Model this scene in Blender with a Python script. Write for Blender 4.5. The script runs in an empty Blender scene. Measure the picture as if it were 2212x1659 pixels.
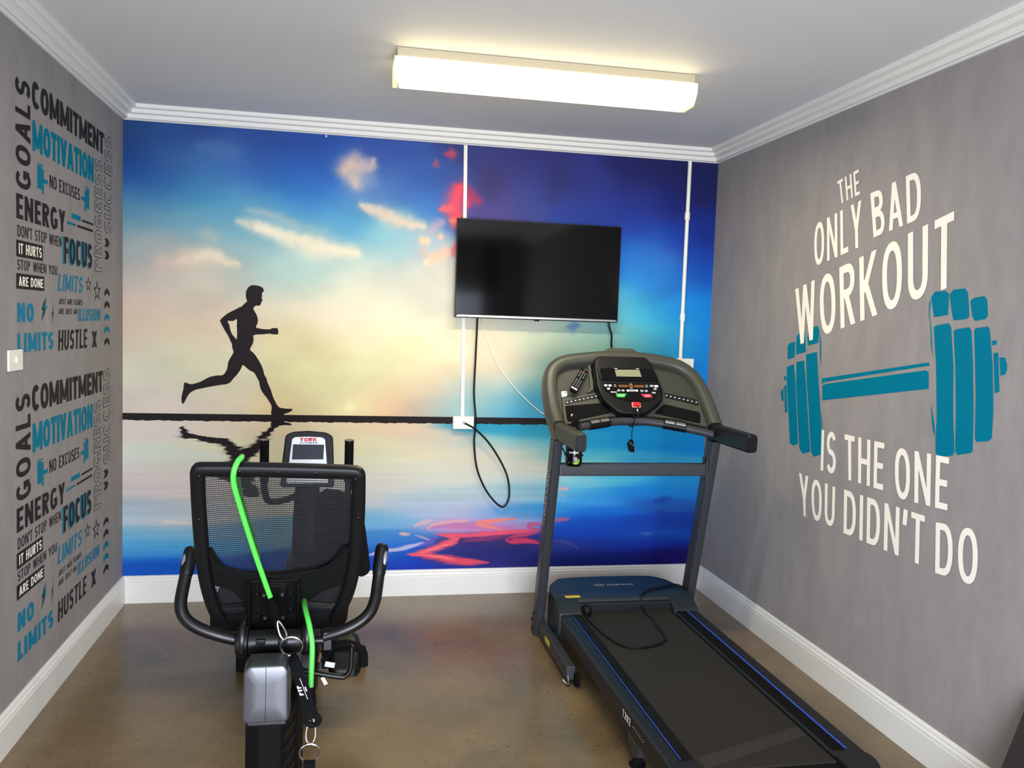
import bpy, bmesh, math, random
import numpy as np
from mathutils import Vector, Matrix, geometry
random.seed(4)
R = math.radians
S = bpy.context.scene
COL = S.collection
# ------------------------------------------------------------------ camera
W, H = 3.389, 2.70            # room width (x) and ceiling height; back wall at y = 0
YF = -6.1                     # front wall (behind the camera)
cd = bpy.data.cameras.new('camera'); cd.sensor_width = 36; cd.lens = 29.82; cd.clip_start = .05
cam = bpy.data.objects.new('camera', cd); COL.objects.link(cam)
cam.matrix_world = Matrix(((0.981448, -0.019788, -0.190706, 1.19898),
                           (-0.18873, 0.075559, -0.979118, -4.91898),
                           (0.033784, 0.996945, 0.070423, 1.61237), (0, 0, 0, 1)))
S.camera = cam
# ------------------------------------------------------------------ world, daylight, exposure
wd = bpy.data.worlds.new('world'); S.world = wd; wd.use_nodes = True
nb = wd.node_tree.nodes['Background']; nb.inputs[0].default_value = (.74, .84, 1, 1); nb.inputs[1].default_value = 1.6
ld = bpy.data.lights.new('daylight', 'AREA'); ld.shape = 'RECTANGLE'; ld.size = 1.9; ld.size_y = 1.9
ld.energy = 95; ld.color = (.80, .88, 1)
lo = bpy.data.objects.new('daylight', ld); COL.objects.link(lo)      # daylight through the open roller door
lo.location = (1.5, YF - .25, 1.05); lo.rotation_euler = (R(90), 0, 0)
S.view_settings.view_transform = 'Standard'; S.view_settings.look = 'None'
S.view_settings.exposure = 1.45; S.view_settings.gamma = 1; S.view_settings.use_curve_mapping = False
S.cycles.use_denoising = True
S.cycles.max_bounces = 8; S.cycles.diffuse_bounces = 5

# ------------------------------------------------------------------ materials
def lin(c):
    f = lambda v: v / 12.92 if v <= .04045 else ((v + .055) / 1.055) ** 2.4
    return tuple(f(v / 255) for v in c)
MATS = {}
def mat(name, rgb, rough=.5, metal=0, emit=None, es=0, bump=0, bscale=200, var=0, vscale=6, coat=0, spec=.5, trans=0):
    m = bpy.data.materials.new(name); m.use_nodes = True; nt = m.node_tree; p = nt.nodes['Principled BSDF']
    c = lin(rgb); p.inputs['Base Color'].default_value = (*c, 1); p.inputs['Roughness'].default_value = rough
    p.inputs['Metallic'].default_value = metal; p.inputs['Specular IOR Level'].default_value = spec
    p.inputs['Coat Weight'].default_value = coat; p.inputs['Transmission Weight'].default_value = trans
    if emit: p.inputs['Emission Color'].default_value = (*lin(emit), 1); p.inputs['Emission Strength'].default_value = es
    tc = nt.nodes.new('ShaderNodeTexCoord')
    if bump:
        n = nt.nodes.new('ShaderNodeTexNoise'); n.inputs['Scale'].default_value = bscale; n.inputs['Detail'].default_value = 3
        b = nt.nodes.new('ShaderNodeBump'); b.inputs['Strength'].default_value = bump; b.inputs['Distance'].default_value = .002
        nt.links.new(tc.outputs['Object'], n.inputs['Vector']); nt.links.new(n.outputs['Fac'], b.inputs['Height'])
        nt.links.new(b.outputs['Normal'], p.inputs['Normal'])
    if var:
        n = nt.nodes.new('ShaderNodeTexNoise'); n.inputs['Scale'].default_value = vscale; n.inputs['Detail'].default_value = 5
        cr = nt.nodes.new('ShaderNodeMix'); cr.data_type = 'RGBA'
        cr.inputs[6].default_value = (*[v * (1 - var) for v in c], 1); cr.inputs[7].default_value = (*[min(1, v * (1 + var)) for v in c], 1)
        nt.links.new(tc.outputs['Object'], n.inputs['Vector']); nt.links.new(n.outputs['Fac'], cr.inputs[0])
        nt.links.new(cr.outputs[2], p.inputs['Base Color'])
    MATS[name] = m
    return m
M_white = mat('white_paint', (229, 226, 220), .35, bump=.05, bscale=60)
M_ceil = mat('ceiling_paint', (214, 211, 210), .7, bump=.04, bscale=40)
M_dark = mat('charcoal_print', (44, 39, 39), .6, spec=.05)
M_darkthin = mat('outline_print', (84, 78, 77), .6, spec=.05)
M_teal = mat('teal_print', (1, 116, 144), .6, spec=.05)
M_lteal = mat('light_teal_print', (30, 120, 152), .6, spec=.05)
M_cream = mat('cream_print', (246, 240, 228), .6, spec=.05)
M_grey = mat('grey_print', (150, 144, 143), .6, spec=.05)
M_sil = mat('silhouette_print', (42, 36, 37), .6, spec=.05)
M_blackpl = mat('black_plastic', (11, 11, 12), .42, spec=.26, bump=.12, bscale=500)
M_blacksat = mat('black_satin_metal', (12, 11, 10), .35, spec=.38)
M_blackgloss = mat('black_gloss', (7, 6, 6), .08, spec=.35)
M_rubber = mat('black_rubber', (7, 6, 6), .8, spec=.15, bump=.2, bscale=300)
M_fabric = mat('black_fabric', (9, 9, 11), .95, spec=.15, bump=.4, bscale=700)
M_gunmetal = mat('gunmetal_paint', (54, 55, 59), .45, spec=.4, metal=.15)
M_olive = mat('grey_green_plastic', (64, 64, 54), .4, spec=.4, bump=.1, bscale=600)
M_olive2 = mat('dark_grey_green_plastic', (55, 55, 47), .5, spec=.35, bump=.1, bscale=600)
M_deck = mat('deck_plastic', (20, 21, 23), .45, spec=.32, bump=.1, bscale=400)
M_hood = mat('hood_plastic', (30, 36, 40), .45, spec=.4, bump=.08, bscale=300)
M_chrome = mat('chrome', (225, 225, 228), .16, metal=1)
M_steel = mat('brushed_steel', (205, 203, 198), .3, metal=1)
M_silver = mat('silver_plastic', (150, 150, 156), .32, metal=.7)
M_blue = mat('blue_stripe', (40, 90, 225), .5)
M_green = mat('green_rubber', (84, 200, 74), .45)
M_red = mat('red_plastic', (212, 30, 36), .35)
M_greenbtn = mat('green_button', (60, 178, 72), .4)
M_redbtn = mat('red_button', (214, 48, 76), .4)
M_lcd = mat('lcd_glass', (132, 134, 104), .25)
M_amber = mat('amber_display', (112, 70, 34), .25)
M_whitepl = mat('white_plastic', (238, 235, 222), .35)
M_print = mat('white_print', (225, 225, 222), .6)
M_greyprint = mat('grey_letter_print', (150, 152, 155), .5)
M_yellow = mat('yellow_label', (214, 196, 50), .5)
M_panelsil = mat('silver_console_face', (214, 217, 222), .35, metal=.2)
M_redprint = mat('red_print', (205, 30, 36), .5)
M_bluescreen = mat('dark_display_glass', (48, 52, 66), .15)
M_lime = mat('lime_label', (150, 190, 50), .5)
M_lilac = mat('lilac_label', (150, 130, 180), .5)

def ramp_mat(name, builder, rough=.5):
    m = bpy.data.materials.new(name); m.use_nodes = True; nt = m.node_tree
    builder(nt, nt.nodes['Principled BSDF']); MATS[name] = m
    return m
def b_wall(nt, p):
    N = nt.nodes.new; tc = N('ShaderNodeTexCoord')
    mp = N('ShaderNodeMapping'); mp.inputs['Scale'].default_value = (5, 5, 2.0)
    n = N('ShaderNodeTexNoise'); n.inputs['Scale'].default_value = 2.2; n.inputs['Detail'].default_value = 7; n.inputs['Roughness'].default_value = .65
    cr = N('ShaderNodeValToRGB'); cr.color_ramp.elements[0].position = .3; cr.color_ramp.elements[1].position = .72
    cr.color_ramp.elements[0].color = (*lin((141, 136, 136)), 1); cr.color_ramp.elements[1].color = (*lin((155, 149, 147)), 1)
    b = N('ShaderNodeBump'); b.inputs['Strength'].default_value = .12; b.inputs['Distance'].default_value = .01
    nt.links.new(tc.outputs['Object'], mp.inputs['Vector']); nt.links.new(mp.outputs[0], n.inputs['Vector'])
    nt.links.new(n.outputs['Fac'], cr.inputs[0]); nt.links.new(cr.outputs[0], p.inputs['Base Color'])
    nt.links.new(n.outputs['Fac'], b.inputs['Height']); nt.links.new(b.outputs[0], p.inputs['Normal'])
    p.inputs['Roughness'].default_value = .9; p.inputs['Specular IOR Level'].default_value = .05
M_wall = ramp_mat('grey_wallpaper', b_wall)
def b_floor(nt, p):
    N = nt.nodes.new; tc = N('ShaderNodeTexCoord')
    n = N('ShaderNodeTexNoise'); n.inputs['Scale'].default_value = 1.7; n.inputs['Detail'].default_value = 8; n.inputs['Roughness'].default_value = .62
    cr = N('ShaderNodeValToRGB'); e = cr.color_ramp.elements
    e[0].position = .3; e[1].position = .72; e[0].color = (*lin((90, 75, 54)), 1); e[1].color = (*lin((136, 114, 82)), 1)
    n2 = N('ShaderNodeTexNoise'); n2.inputs['Scale'].default_value = 60; n2.inputs['Detail'].default_value = 4
    cr2 = N('ShaderNodeValToRGB'); e2 = cr2.color_ramp.elements
    e2[0].position = .3; e2[1].position = .36; e2[0].color = (.45, .42, .4, 1); e2[1].color = (1, 1, 1, 1)
    v = N('ShaderNodeTexVoronoi'); v.inputs['Scale'].default_value = 9
    cr3 = N('ShaderNodeValToRGB'); e3 = cr3.color_ramp.elements
    e3[0].position = .025; e3[1].position = .04; e3[0].color = (.75, .7, .6, 1); e3[1].color = (0, 0, 0, 1)
    mx = N('ShaderNodeMix'); mx.data_type = 'RGBA'; mx.blend_type = 'MULTIPLY'; mx.inputs[0].default_value = .8
    mx2 = N('ShaderNodeMix'); mx2.data_type = 'RGBA'; mx2.blend_type = 'ADD'; mx2.inputs[0].default_value = .22
    L = nt.links.new
    for q in (n, n2, v): L(tc.outputs['Object'], q.inputs['Vector'])
    L(n.outputs['Fac'], cr.inputs[0]); L(n2.outputs['Fac'], cr2.inputs[0]); L(v.outputs['Distance'], cr3.inputs[0])
    L(cr.outputs[0], mx.inputs[6]); L(cr2.outputs[0], mx.inputs[7]); L(mx.outputs[2], mx2.inputs[6]); L(cr3.outputs[0], mx2.inputs[7])
    L(mx2.outputs[2], p.inputs['Base Color'])
    mr = N('ShaderNodeMapRange'); mr.inputs[3].default_value = .16; mr.inputs[4].default_value = .34
    L(n.outputs['Fac'], mr.inputs[0]); L(mr.outputs[0], p.inputs['Roughness'])
    b = N('ShaderNodeBump'); b.inputs['Strength'].default_value = .05; b.inputs['Distance'].default_value = .004
    L(n2.outputs['Fac'], b.inputs['Height']); L(b.outputs[0], p.inputs['Normal'])
M_floor = ramp_mat('polished_concrete', b_floor)
def b_mesh(nt, p):                                   # woven mesh with real see-through holes
    N = nt.nodes.new; L = nt.links.new; tc = N('ShaderNodeTexCoord')
    sep = N('ShaderNodeSeparateXYZ'); L(tc.outputs['UV'], sep.inputs[0])
    def mth(op, a, b=None):
        q = N('ShaderNodeMath'); q.operation = op
        for i, s in enumerate((a, b)):
            if s is None: continue
            if isinstance(s, (int, float)): q.inputs[i].default_value = s
            else: L(s, q.inputs[i])
        return q.outputs[0]
    k = 2 * math.pi / .0085
    a = mth('SINE', mth('MULTIPLY', mth('ADD', sep.outputs[0], mth('MULTIPLY', sep.outputs[1], .62)), k))
    b = mth('SINE', mth('MULTIPLY', mth('SUBTRACT', sep.outputs[0], mth('MULTIPLY', sep.outputs[1], .62)), k))
    hole = mth('GREATER_THAN', mth('MULTIPLY', a, b), .12)
    t = N('ShaderNodeBsdfTransparent'); mx = N('ShaderNodeMixShader')
    p.inputs['Base Color'].default_value = (*lin((16, 16, 20)), 1); p.inputs['Roughness'].default_value = .7
    L(hole, mx.inputs[0]); L(p.outputs[0], mx.inputs[1]); L(t.outputs[0], mx.inputs[2])
    L(mx.outputs[0], nt.nodes['Material Output'].inputs['Surface'])
M_mesh = ramp_mat('woven_mesh', b_mesh)
def b_attr(nt, p):
    a = nt.nodes.new('ShaderNodeAttribute'); a.attribute_name = 'picture'
    nt.links.new(a.outputs['Color'], p.inputs['Base Color'])
    tc = nt.nodes.new('ShaderNodeTexCoord'); n = nt.nodes.new('ShaderNodeTexNoise'); n.inputs['Scale'].default_value = 5; n.inputs['Detail'].default_value = 6
    mp = nt.nodes.new('ShaderNodeMapping'); mp.inputs['Scale'].default_value = (4, 4, .8)
    b = nt.nodes.new('ShaderNodeBump'); b.inputs['Strength'].default_value = .06; b.inputs['Distance'].default_value = .008
    nt.links.new(tc.outputs['Object'], mp.inputs[0]); nt.links.new(mp.outputs[0], n.inputs['Vector']); nt.links.new(n.outputs['Fac'], b.inputs['Height']); nt.links.new(b.outputs[0], p.inputs['Normal'])
    p.inputs['Roughness'].default_value = .7; p.inputs['Specular IOR Level'].default_value = .12
M_mural = ramp_mat('mural_print', b_attr)
M_lens = mat('lamp_diffuser', (255, 246, 215), .4, emit=(255, 236, 176), es=2.8)
M_tube = mat('lamp_end_glow', (250, 236, 190), .4, emit=(255, 226, 150), es=.35)

# ------------------------------------------------------------------ mesh helpers
class MB:
    def __init__(s): s.bm = bmesh.new()
    def _add(s, b, mtx=None):
        if mtx is not None: b.transform(mtx)
        me = bpy.data.meshes.new('t'); b.to_mesh(me); s.bm.from_mesh(me); bpy.data.meshes.remove(me); b.free()
    def box(s, c, d, bev=0, rot=None, seg=2):
        b = bmesh.new(); bmesh.ops.create_cube(b, size=1); bmesh.ops.scale(b, vec=d, verts=b.verts)
        if bev: bmesh.ops.bevel(b, geom=b.edges[:], offset=bev, segments=seg, affect='EDGES', profile=.5)
        m = Matrix.Translation(c)
        if rot is not None: m = m @ rot
        s._add(b, m); return s
    def prism(s, poly, fr, d0, d1, bev=0, seg=2, both=False):
        """poly in (u,v); fr=(origin,U,V,N); extruded from offset d0 to d1 along N, edge at d1 bevelled"""
        o, U, V, N = [Vector(q) for q in fr]
        b = bmesh.new()
        va = [b.verts.new(o + U * u + V * v + N * d0) for u, v in poly]
        vb = [b.verts.new(o + U * u + V * v + N * d1) for u, v in poly]
        n = len(poly); f0 = b.faces.new(va[::-1]); f1 = b.faces.new(vb)
        for i in range(n): b.faces.new((va[i], va[(i + 1) % n], vb[(i + 1) % n], vb[i]))
        bmesh.ops.recalc_face_normals(b, faces=b.faces[:])
        if bev:
            ed = list(f1.edges) + (list(f0.edges) if both else [])
            bmesh.ops.bevel(b, geom=ed, offset=bev, segments=seg, affect='EDGES', profile=.5, clamp_overlap=True)
        s._add(b); return s
    def tube(s, pts, r, n=12, closed=False, sm=0, flat=None, up=None, sq=1.0):
        """swept tube; r a number or list; flat=(a,b) gives an elliptical section; sq<1 squarer section"""
        P = [Vector(q) for q in pts]; rr = r if isinstance(r, (list, tuple)) else [r] * len(P)
        if sm:
            Q, q2 = [], []; m = len(P)
            rng = range(m if closed else m - 1)
            for i in rng:
                p0 = P[(i - 1) % m] if closed or i > 0 else P[i] * 2 - P[i + 1]
                p1, p2 = P[i], P[(i + 1) % m]
                p3 = P[(i + 2) % m] if closed or i + 2 < m else p2 * 2 - p1
                for k in range(sm):
                    t = k / sm
                    Q.append(.5 * ((2 * p1) + (p2 - p0) * t + (2 * p0 - 5 * p1 + 4 * p2 - p3) * t * t + (3 * p1 - p0 - 3 * p2 + p3) * t ** 3))
                    q2.append(rr[i] * (1 - t) + rr[(i + 1) % m] * t)
            if not closed: Q.append(P[-1]); q2.append(rr[-1])
            P, rr = Q, q2
        b = bmesh.new(); m = len(P); rings = []
        t0 = (P[1] - P[0]).normalized()
        ref = Vector(up) if up else (Vector((0, 0, 1)) if abs(t0.z) < .9 else Vector((0, 1, 0)))
        x = (ref - t0 * ref.dot(t0)).normalized()
        for i in range(m):
            if closed: t = (P[(i + 1) % m] - P[i - 1]).normalized()
            else: t = (P[min(i + 1, m - 1)] - P[max(i - 1, 0)]).normalized()
            if up: x = Vector(up)
            x = (x - t * x.dot(t)).normalized(); y = t.cross(x)
            ring = []
            for k in range(n):
                a = 2 * math.pi * k / n; ca, sa = math.cos(a), math.sin(a)
                if sq != 1: ca = math.copysign(abs(ca) ** sq, ca); sa = math.copysign(abs(sa) ** sq, sa)
                fa, fb = flat if flat else (1, 1)
                ring.append(b.verts.new(P[i] + (x * ca * fa + y * sa * fb) * rr[i]))
            rings.append(ring)
        for i in range(m if closed else m - 1):
            A, B = rings[i], rings[(i + 1) % m]
            for k in range(n): b.faces.new((A[k], A[(k + 1) % n], B[(k + 1) % n], B[k]))
        if not closed: b.faces.new(rings[0][::-1]); b.faces.new(rings[-1])
        bmesh.ops.recalc_face_normals(b, faces=b.faces[:])
        s._add(b); return s
    def lathe(s, prof, o, axis=(0, 0, 1), n=24):
        """prof: (radius, height) list along axis from o"""
        a = Vector(axis).normalized(); q = a.to_track_quat('Z', 'Y').to_matrix().to_4x4()
        b = bmesh.new(); rings = []
        for r, h in prof:
            rings.append([b.verts.new((max(r, 1e-4) * math.cos(2 * math.pi * k / n), max(r, 1e-4) * math.sin(2 * math.pi * k / n), h)) for k in range(n)])
        for A, B in zip(rings, rings[1:]):
            for k in range(n): b.faces.new((A[k], A[(k + 1) % n], B[(k + 1) % n], B[k]))
        b.faces.new(rings[0][::-1]); b.faces.new(rings[-1])
        bmesh.ops.recalc_face_normals(b, faces=b.faces[:])
        s._add(b, Matrix.Translation(o) @ q); return s
    def ball(s, c, d, rot=None, n=16):
        b = bmesh.new(); bmesh.ops.create_uvsphere(b, u_segments=n, v_segments=n // 2 + 2, radius=.5); bmesh.ops.scale(b, vec=d, verts=b.verts)
        m = Matrix.Translation(c)
        if rot is not None: m = m @ rot
        s._add(b, m); return s
    def poly(s, pts):
        try: s.bm.faces.new([s.bm.verts.new(q) for q in pts])
        except ValueError: pass
        return s
    def loft(s, secs, closed=True, cap=True):
        rings = [[s.bm.verts.new(q) for q in sec] for sec in secs]; n = len(rings[0]); fs = []
        for A, B in zip(rings, rings[1:]):
            for k in range(n if closed else n - 1): fs.append(s.bm.faces.new((A[k], A[(k + 1) % n], B[(k + 1) % n], B[k])))
        if cap and closed: fs += [s.bm.faces.new(rings[0][::-1]), s.bm.faces.new(rings[-1])]
        bmesh.ops.recalc_face_normals(s.bm, faces=fs); return s
def obj(name, mb, m, parent=None, smooth=35, label=None):
    me = bpy.data.meshes.new(name); bm = mb.bm
    for f in bm.faces: f.smooth = True
    for e in bm.edges:
        if len(e.link_faces) == 2: e.smooth = e.calc_face_angle(3) < R(smooth)
    xs = [v.co for v in bm.verts]
    c = Vector([(min(q[i] for q in xs) + max(q[i] for q in xs)) / 2 for i in range(3)])
    bmesh.ops.translate(bm, vec=-c, verts=bm.verts)
    bm.to_mesh(me); bm.free()
    o = bpy.data.objects.new(name, me); COL.objects.link(o); me.materials.append(m); o.location = c
    if parent is not None:
        o.parent = parent
        o.matrix_parent_inverse = inv(parent)
    if label: o['label'] = label
    if smooth != 0 and len(me.polygons) < 60000:
        wn = o.modifiers.new('weighted_normals', 'WEIGHTED_NORMAL'); wn.keep_sharp = True
    return o
def world_m(o):
    m = Matrix.Translation(o.location)
    return (world_m(o.parent) @ o.matrix_parent_inverse @ m) if o.parent else m
def inv(o): return world_m(o).inverted()
def thing(name, label, cat, loc, group=None):
    o = bpy.data.objects.new(name, None); COL.objects.link(o); o.location = loc; o.empty_display_size = .1
    return tag(o, label, cat, group)
def tag(o, label, cat, group=None):
    o['label'] = label; o['category'] = cat
    if group: o['group'] = group
    return o
def struct(o, label=None):
    o['kind'] = 'structure'
    if label: o['label'] = label
    return o
def smooth_poly(pts, k=4, closed=True):
    P = [Vector((*q, 0)) for q in pts]; m = len(P); Q = []
    for i in range(m):
        p0, p1, p2, p3 = P[i - 1], P[i], P[(i + 1) % m], P[(i + 2) % m]
        for j in range(k):
            t = j / k
            v = .5 * ((2 * p1) + (p2 - p0) * t + (2 * p0 - 5 * p1 + 4 * p2 - p3) * t * t + (3 * p1 - p0 - 3 * p2 + p3) * t ** 3)
            Q.append((v.x, v.y))
    return Q
def round_poly(pts, r, k=4):
    """polygon with rounded corners"""
    out = []; m = len(pts)
    for i in range(m):
        a, b, c = Vector(pts[i - 1]), Vector(pts[i]), Vector(pts[(i + 1) % m])
        rr = min(r, (a - b).length * .45, (c - b).length * .45)
        p, q = b + (a - b).normalized() * rr, b + (c - b).normalized() * rr
        for j in range(k + 1):
            t = j / k; v = p * (1 - t) ** 2 + b * 2 * t * (1 - t) + q * t * t; out.append((v.x, v.y))
    return out

# ------------------------------------------------------------------ lettering: stroke-built condensed capitals
def arc(cx, cy, rx, ry, a0, a1, k=10, e=2.3):
    o = []
    for i in range(k + 1):
        a = R(a0 + (a1 - a0) * i / k); c, s = math.cos(a), math.sin(a)
        o.append((cx + rx * math.copysign(abs(c) ** (2 / e), c), cy + ry * math.copysign(abs(s) ** (2 / e), s)))
    return o
def ribbon(P, t, closed=False):
    n = len(P); L, Rr = [], []
    for i in range(n):
        a = Vector(P[i - 1]) if closed or i else Vector(P[0]); c = Vector(P[(i + 1) % n]) if closed or i < n - 1 else Vector(P[-1])
        d = (c - a)
        if d.length < 1e-9: d = Vector((1, 0))
        d.normalize(); nn = Vector((-d.y, d.x)); k = t / 2
        if (closed or 0 < i < n - 1):
            d1 = (Vector(P[i]) - a).normalized(); k = t / 2 / max(.5, abs(Vector((-d1.y, d1.x)).dot(nn)))
        L.append(Vector(P[i]) + nn * k); Rr.append(Vector(P[i]) - nn * k)
    return [[L[i], L[(i + 1) % n], Rr[(i + 1) % n], Rr[i]] for i in range(n if closed else n - 1)]
GW = dict(zip("ABCDEFGHIJKLMNOPRSTUVWXY'0127Z", (.56, .5, .5, .53, .42, .4, .54, .53, 0, .4, .53, .4, .68, .56, .56, .48, .5, .48, .46, .52, .54, .8, .54, .52, .12, .5, .3, .46, .46, .48)))
def glyph(ch, w, t, e=0):
    """quads/polys of a capital in a box w x 1, stem t; e shrinks every stroke (for outlined letters)"""
    q = []; grp = [0]; h = t / 2; tt = t - 2 * e; ty = t * .92 - 2 * e
    def bar(x0, y0, x1, y1): grp[0] += 1; q.append([grp[0]] + [(x0 + e, y0 + e), (x1 - e, y0 + e), (x1 - e, y1 - e), (x0 + e, y1 - e)])
    def dg(x0, y0, x1, y1, k=1.05):          # diagonal cut level at both ends
        hw = t * k / 2
        s = (x1 - x0) / (y1 - y0) * e
        grp[0] += 1; q.append([grp[0]] + [(x0 - hw + e + s, y0 + e), (x0 + hw - e + s, y0 + e), (x1 + hw - e - s, y1 - e), (x1 - hw + e - s, y1 - e)])
    def rb(P, closed=False): grp[0] += 1; q.extend([grp[0]] + w_ for w_ in ribbon(P, tt, closed))
    th = t * .92
    if ch in 'EFHIKLBDPRMN': bar(0, 0, t, 1)
    if ch == 'E': bar(0, 0, w, th); bar(0, 1 - th, w, 1); bar(0, .5 - th / 2, w * .92, .5 + th / 2)
    elif ch == 'F': bar(0, 1 - th, w, 1); bar(0, .48 - th / 2, w * .92, .48 + th / 2)
    elif ch == 'H': bar(w - t, 0, w, 1); bar(0, .5 - th / 2, w, .5 + th / 2)
    elif ch == 'L': bar(0, 0, w, th)
    elif ch == 'T': bar(w / 2 - h, 0, w / 2 + h, 1); bar(0, 1 - th, w, 1)
    elif ch == 'K': dg(t * .9, .42, w - h, 1, 1.1); dg(w * .42, .5, w - h, 0, 1.1) if 0 else dg(w - h, 0, t * 1.1, .62, 1.1)
    elif ch == 'A': dg(h, 0, w / 2, 1); dg(w - h, 0, w / 2, 1); bar(w * .2, .22, w * .8, .22 + th)
    elif ch == 'V': dg(w / 2, 0, h, 1); dg(w / 2, 0, w - h, 1)
    elif ch == 'M': bar(w - t, 0, w, 1); dg(w / 2, .12, h, 1, .9); dg(w / 2, .12, w - h, 1, .9)
    elif ch == 'N': bar(w - t, 0, w, 1); dg(w - h, 0, h, 1, 1.0)
    elif ch == 'W': dg(w * .27, 0, h, 1, .95); dg(w * .27, 0, w / 2, 1, .95); dg(w * .73, 0, w / 2, 1, .95); dg(w * .73, 0, w - h, 1, .95)
    elif ch == 'Z': bar(0, 0, w, th); bar(0, 1 - th, w, 1); dg(h, 0, w - h, 1, 1.1)
    elif ch == 'X': dg(h, 0, w - h, 1, 1.1); dg(w - h, 0, h, 1, 1.1)
    elif ch == 'Y': bar(w / 2 - h, 0, w / 2 + h, .46); dg(w / 2, .4, h, 1); dg(w / 2, .4, w - h, 1)
    elif ch in 'O0': rb(arc(w / 2, .5, w / 2 - h, .5 - h, 0, 360, 28)[:-1], True)
    elif ch == 'C': rb(arc(w / 2, .5, w / 2 - h, .5 - h, 42, 318, 22))
    elif ch == 'G': rb(arc(w / 2, .5, w / 2 - h, .5 - h, 42, 345, 22)); bar(w * .52, .5 - th, w, .5); bar(w - t, .1, w, .5)
    elif ch == 'S':
        a, b = w / 2 - h, .25 - h * .5
        rb(arc(w / 2, .75 - h * .5, a, b, 25, 270, 14, 2.1)[:-1] + arc(w / 2, .25 + h * .5, a, b, 90, -155, 14, 2.1))
    elif ch == 'U': bar(0, .32, t, 1); bar(w - t, .32, w, 1); rb(arc(w / 2, .34, w / 2 - h, .34 - h, 180, 360, 14))
    elif ch == 'J': bar(w - t, .3, w, 1); rb(arc(w / 2, .32, w / 2 - h, .32 - h, 190, 360, 12))
    elif ch == 'D': rb([(h, 1 - h)] + arc(w * .42, .5, w * .58 - h, .5 - h, 90, -90, 14, 2.4) + [(h, h)])
    elif ch in 'PR':
        rb([(h, 1 - h)] + arc(w * .5, .735, w * .5 - h, .265 - h, 90, -90, 12) + [(h, .47 + h)])
        if ch == 'R': dg(w - h * 1.1, 0, w * .45, .5, 1.1)
    elif ch == 'B':
        rb([(h, 1 - h)] + arc(w * .48, .755, w * .48 - h, .245 - h, 90, -90, 12) + [(h, .51 + h)])
        rb([(h, .55 - h)] + arc(w * .5, .275, w * .5 - h, .275 - h, 90, -90, 12) + [(h, h)])
    elif ch == "'": dg(w * .25, .68, w * .6, 1)
    elif ch == '1': bar(w - t, 0, w, 1); dg(0 + h, .78, w - h, 1)
    elif ch == '7': bar(0, 1 - th, w, 1); dg(w * .35, 0, w - h, 1)
    elif ch == '2': rb(arc(w / 2, .7, w / 2 - h, .3 - h, 165, -10, 12) + [(h * 1.4, h * 1.2)]); bar(0, 0, w, th)
    return q
def text(mb, s, to3, quad, t=.17, gap=.11, slant=0, e=0, widen=1.0):
    """write s into quad (TL, BL, TR, BR in plane coordinates); to3 maps (u, v) to 3-D"""
    ws = [0.26 if c == ' ' else (t if c == 'I' else GW[c] * widen + (t - .17) * (1.6 if c in 'MW' else .8)) for c in s]
    tot = sum(ws) + gap * (len(s) - 1); x = 0
    TL, BL, TR, BR = [Vector(q) for q in quad]
    for c, w in zip(s, ws):
        if c != ' ':
            for pl in glyph(c, w, t, e):
                pts = []
                for px, py in pl[1:]:
                    u = (x + px + slant * (py - .5)) / tot
                    a = BL.lerp(BR, u); b = TL.lerp(TR, u); q = a.lerp(b, py)
                    pts.append(to3(q.x, q.y, pl[0] * 4e-5))
                mb.poly(pts)
        x += w + gap
    return mb
def flat_poly(mb, pts2, to3, holes=()):
    loops = [[Vector((*p, 0)) for p in pts2]] + [[Vector((*p, 0)) for p in h] for h in holes]
    allp = [p for l in loops for p in l]
    vs = [mb.bm.verts.new(to3(p.x, p.y)) for p in allp]
    for tri in geometry.tessellate_polygon(loops):
        try: mb.bm.faces.new([vs[i] for i in tri])
        except ValueError: pass
    return mb

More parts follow.
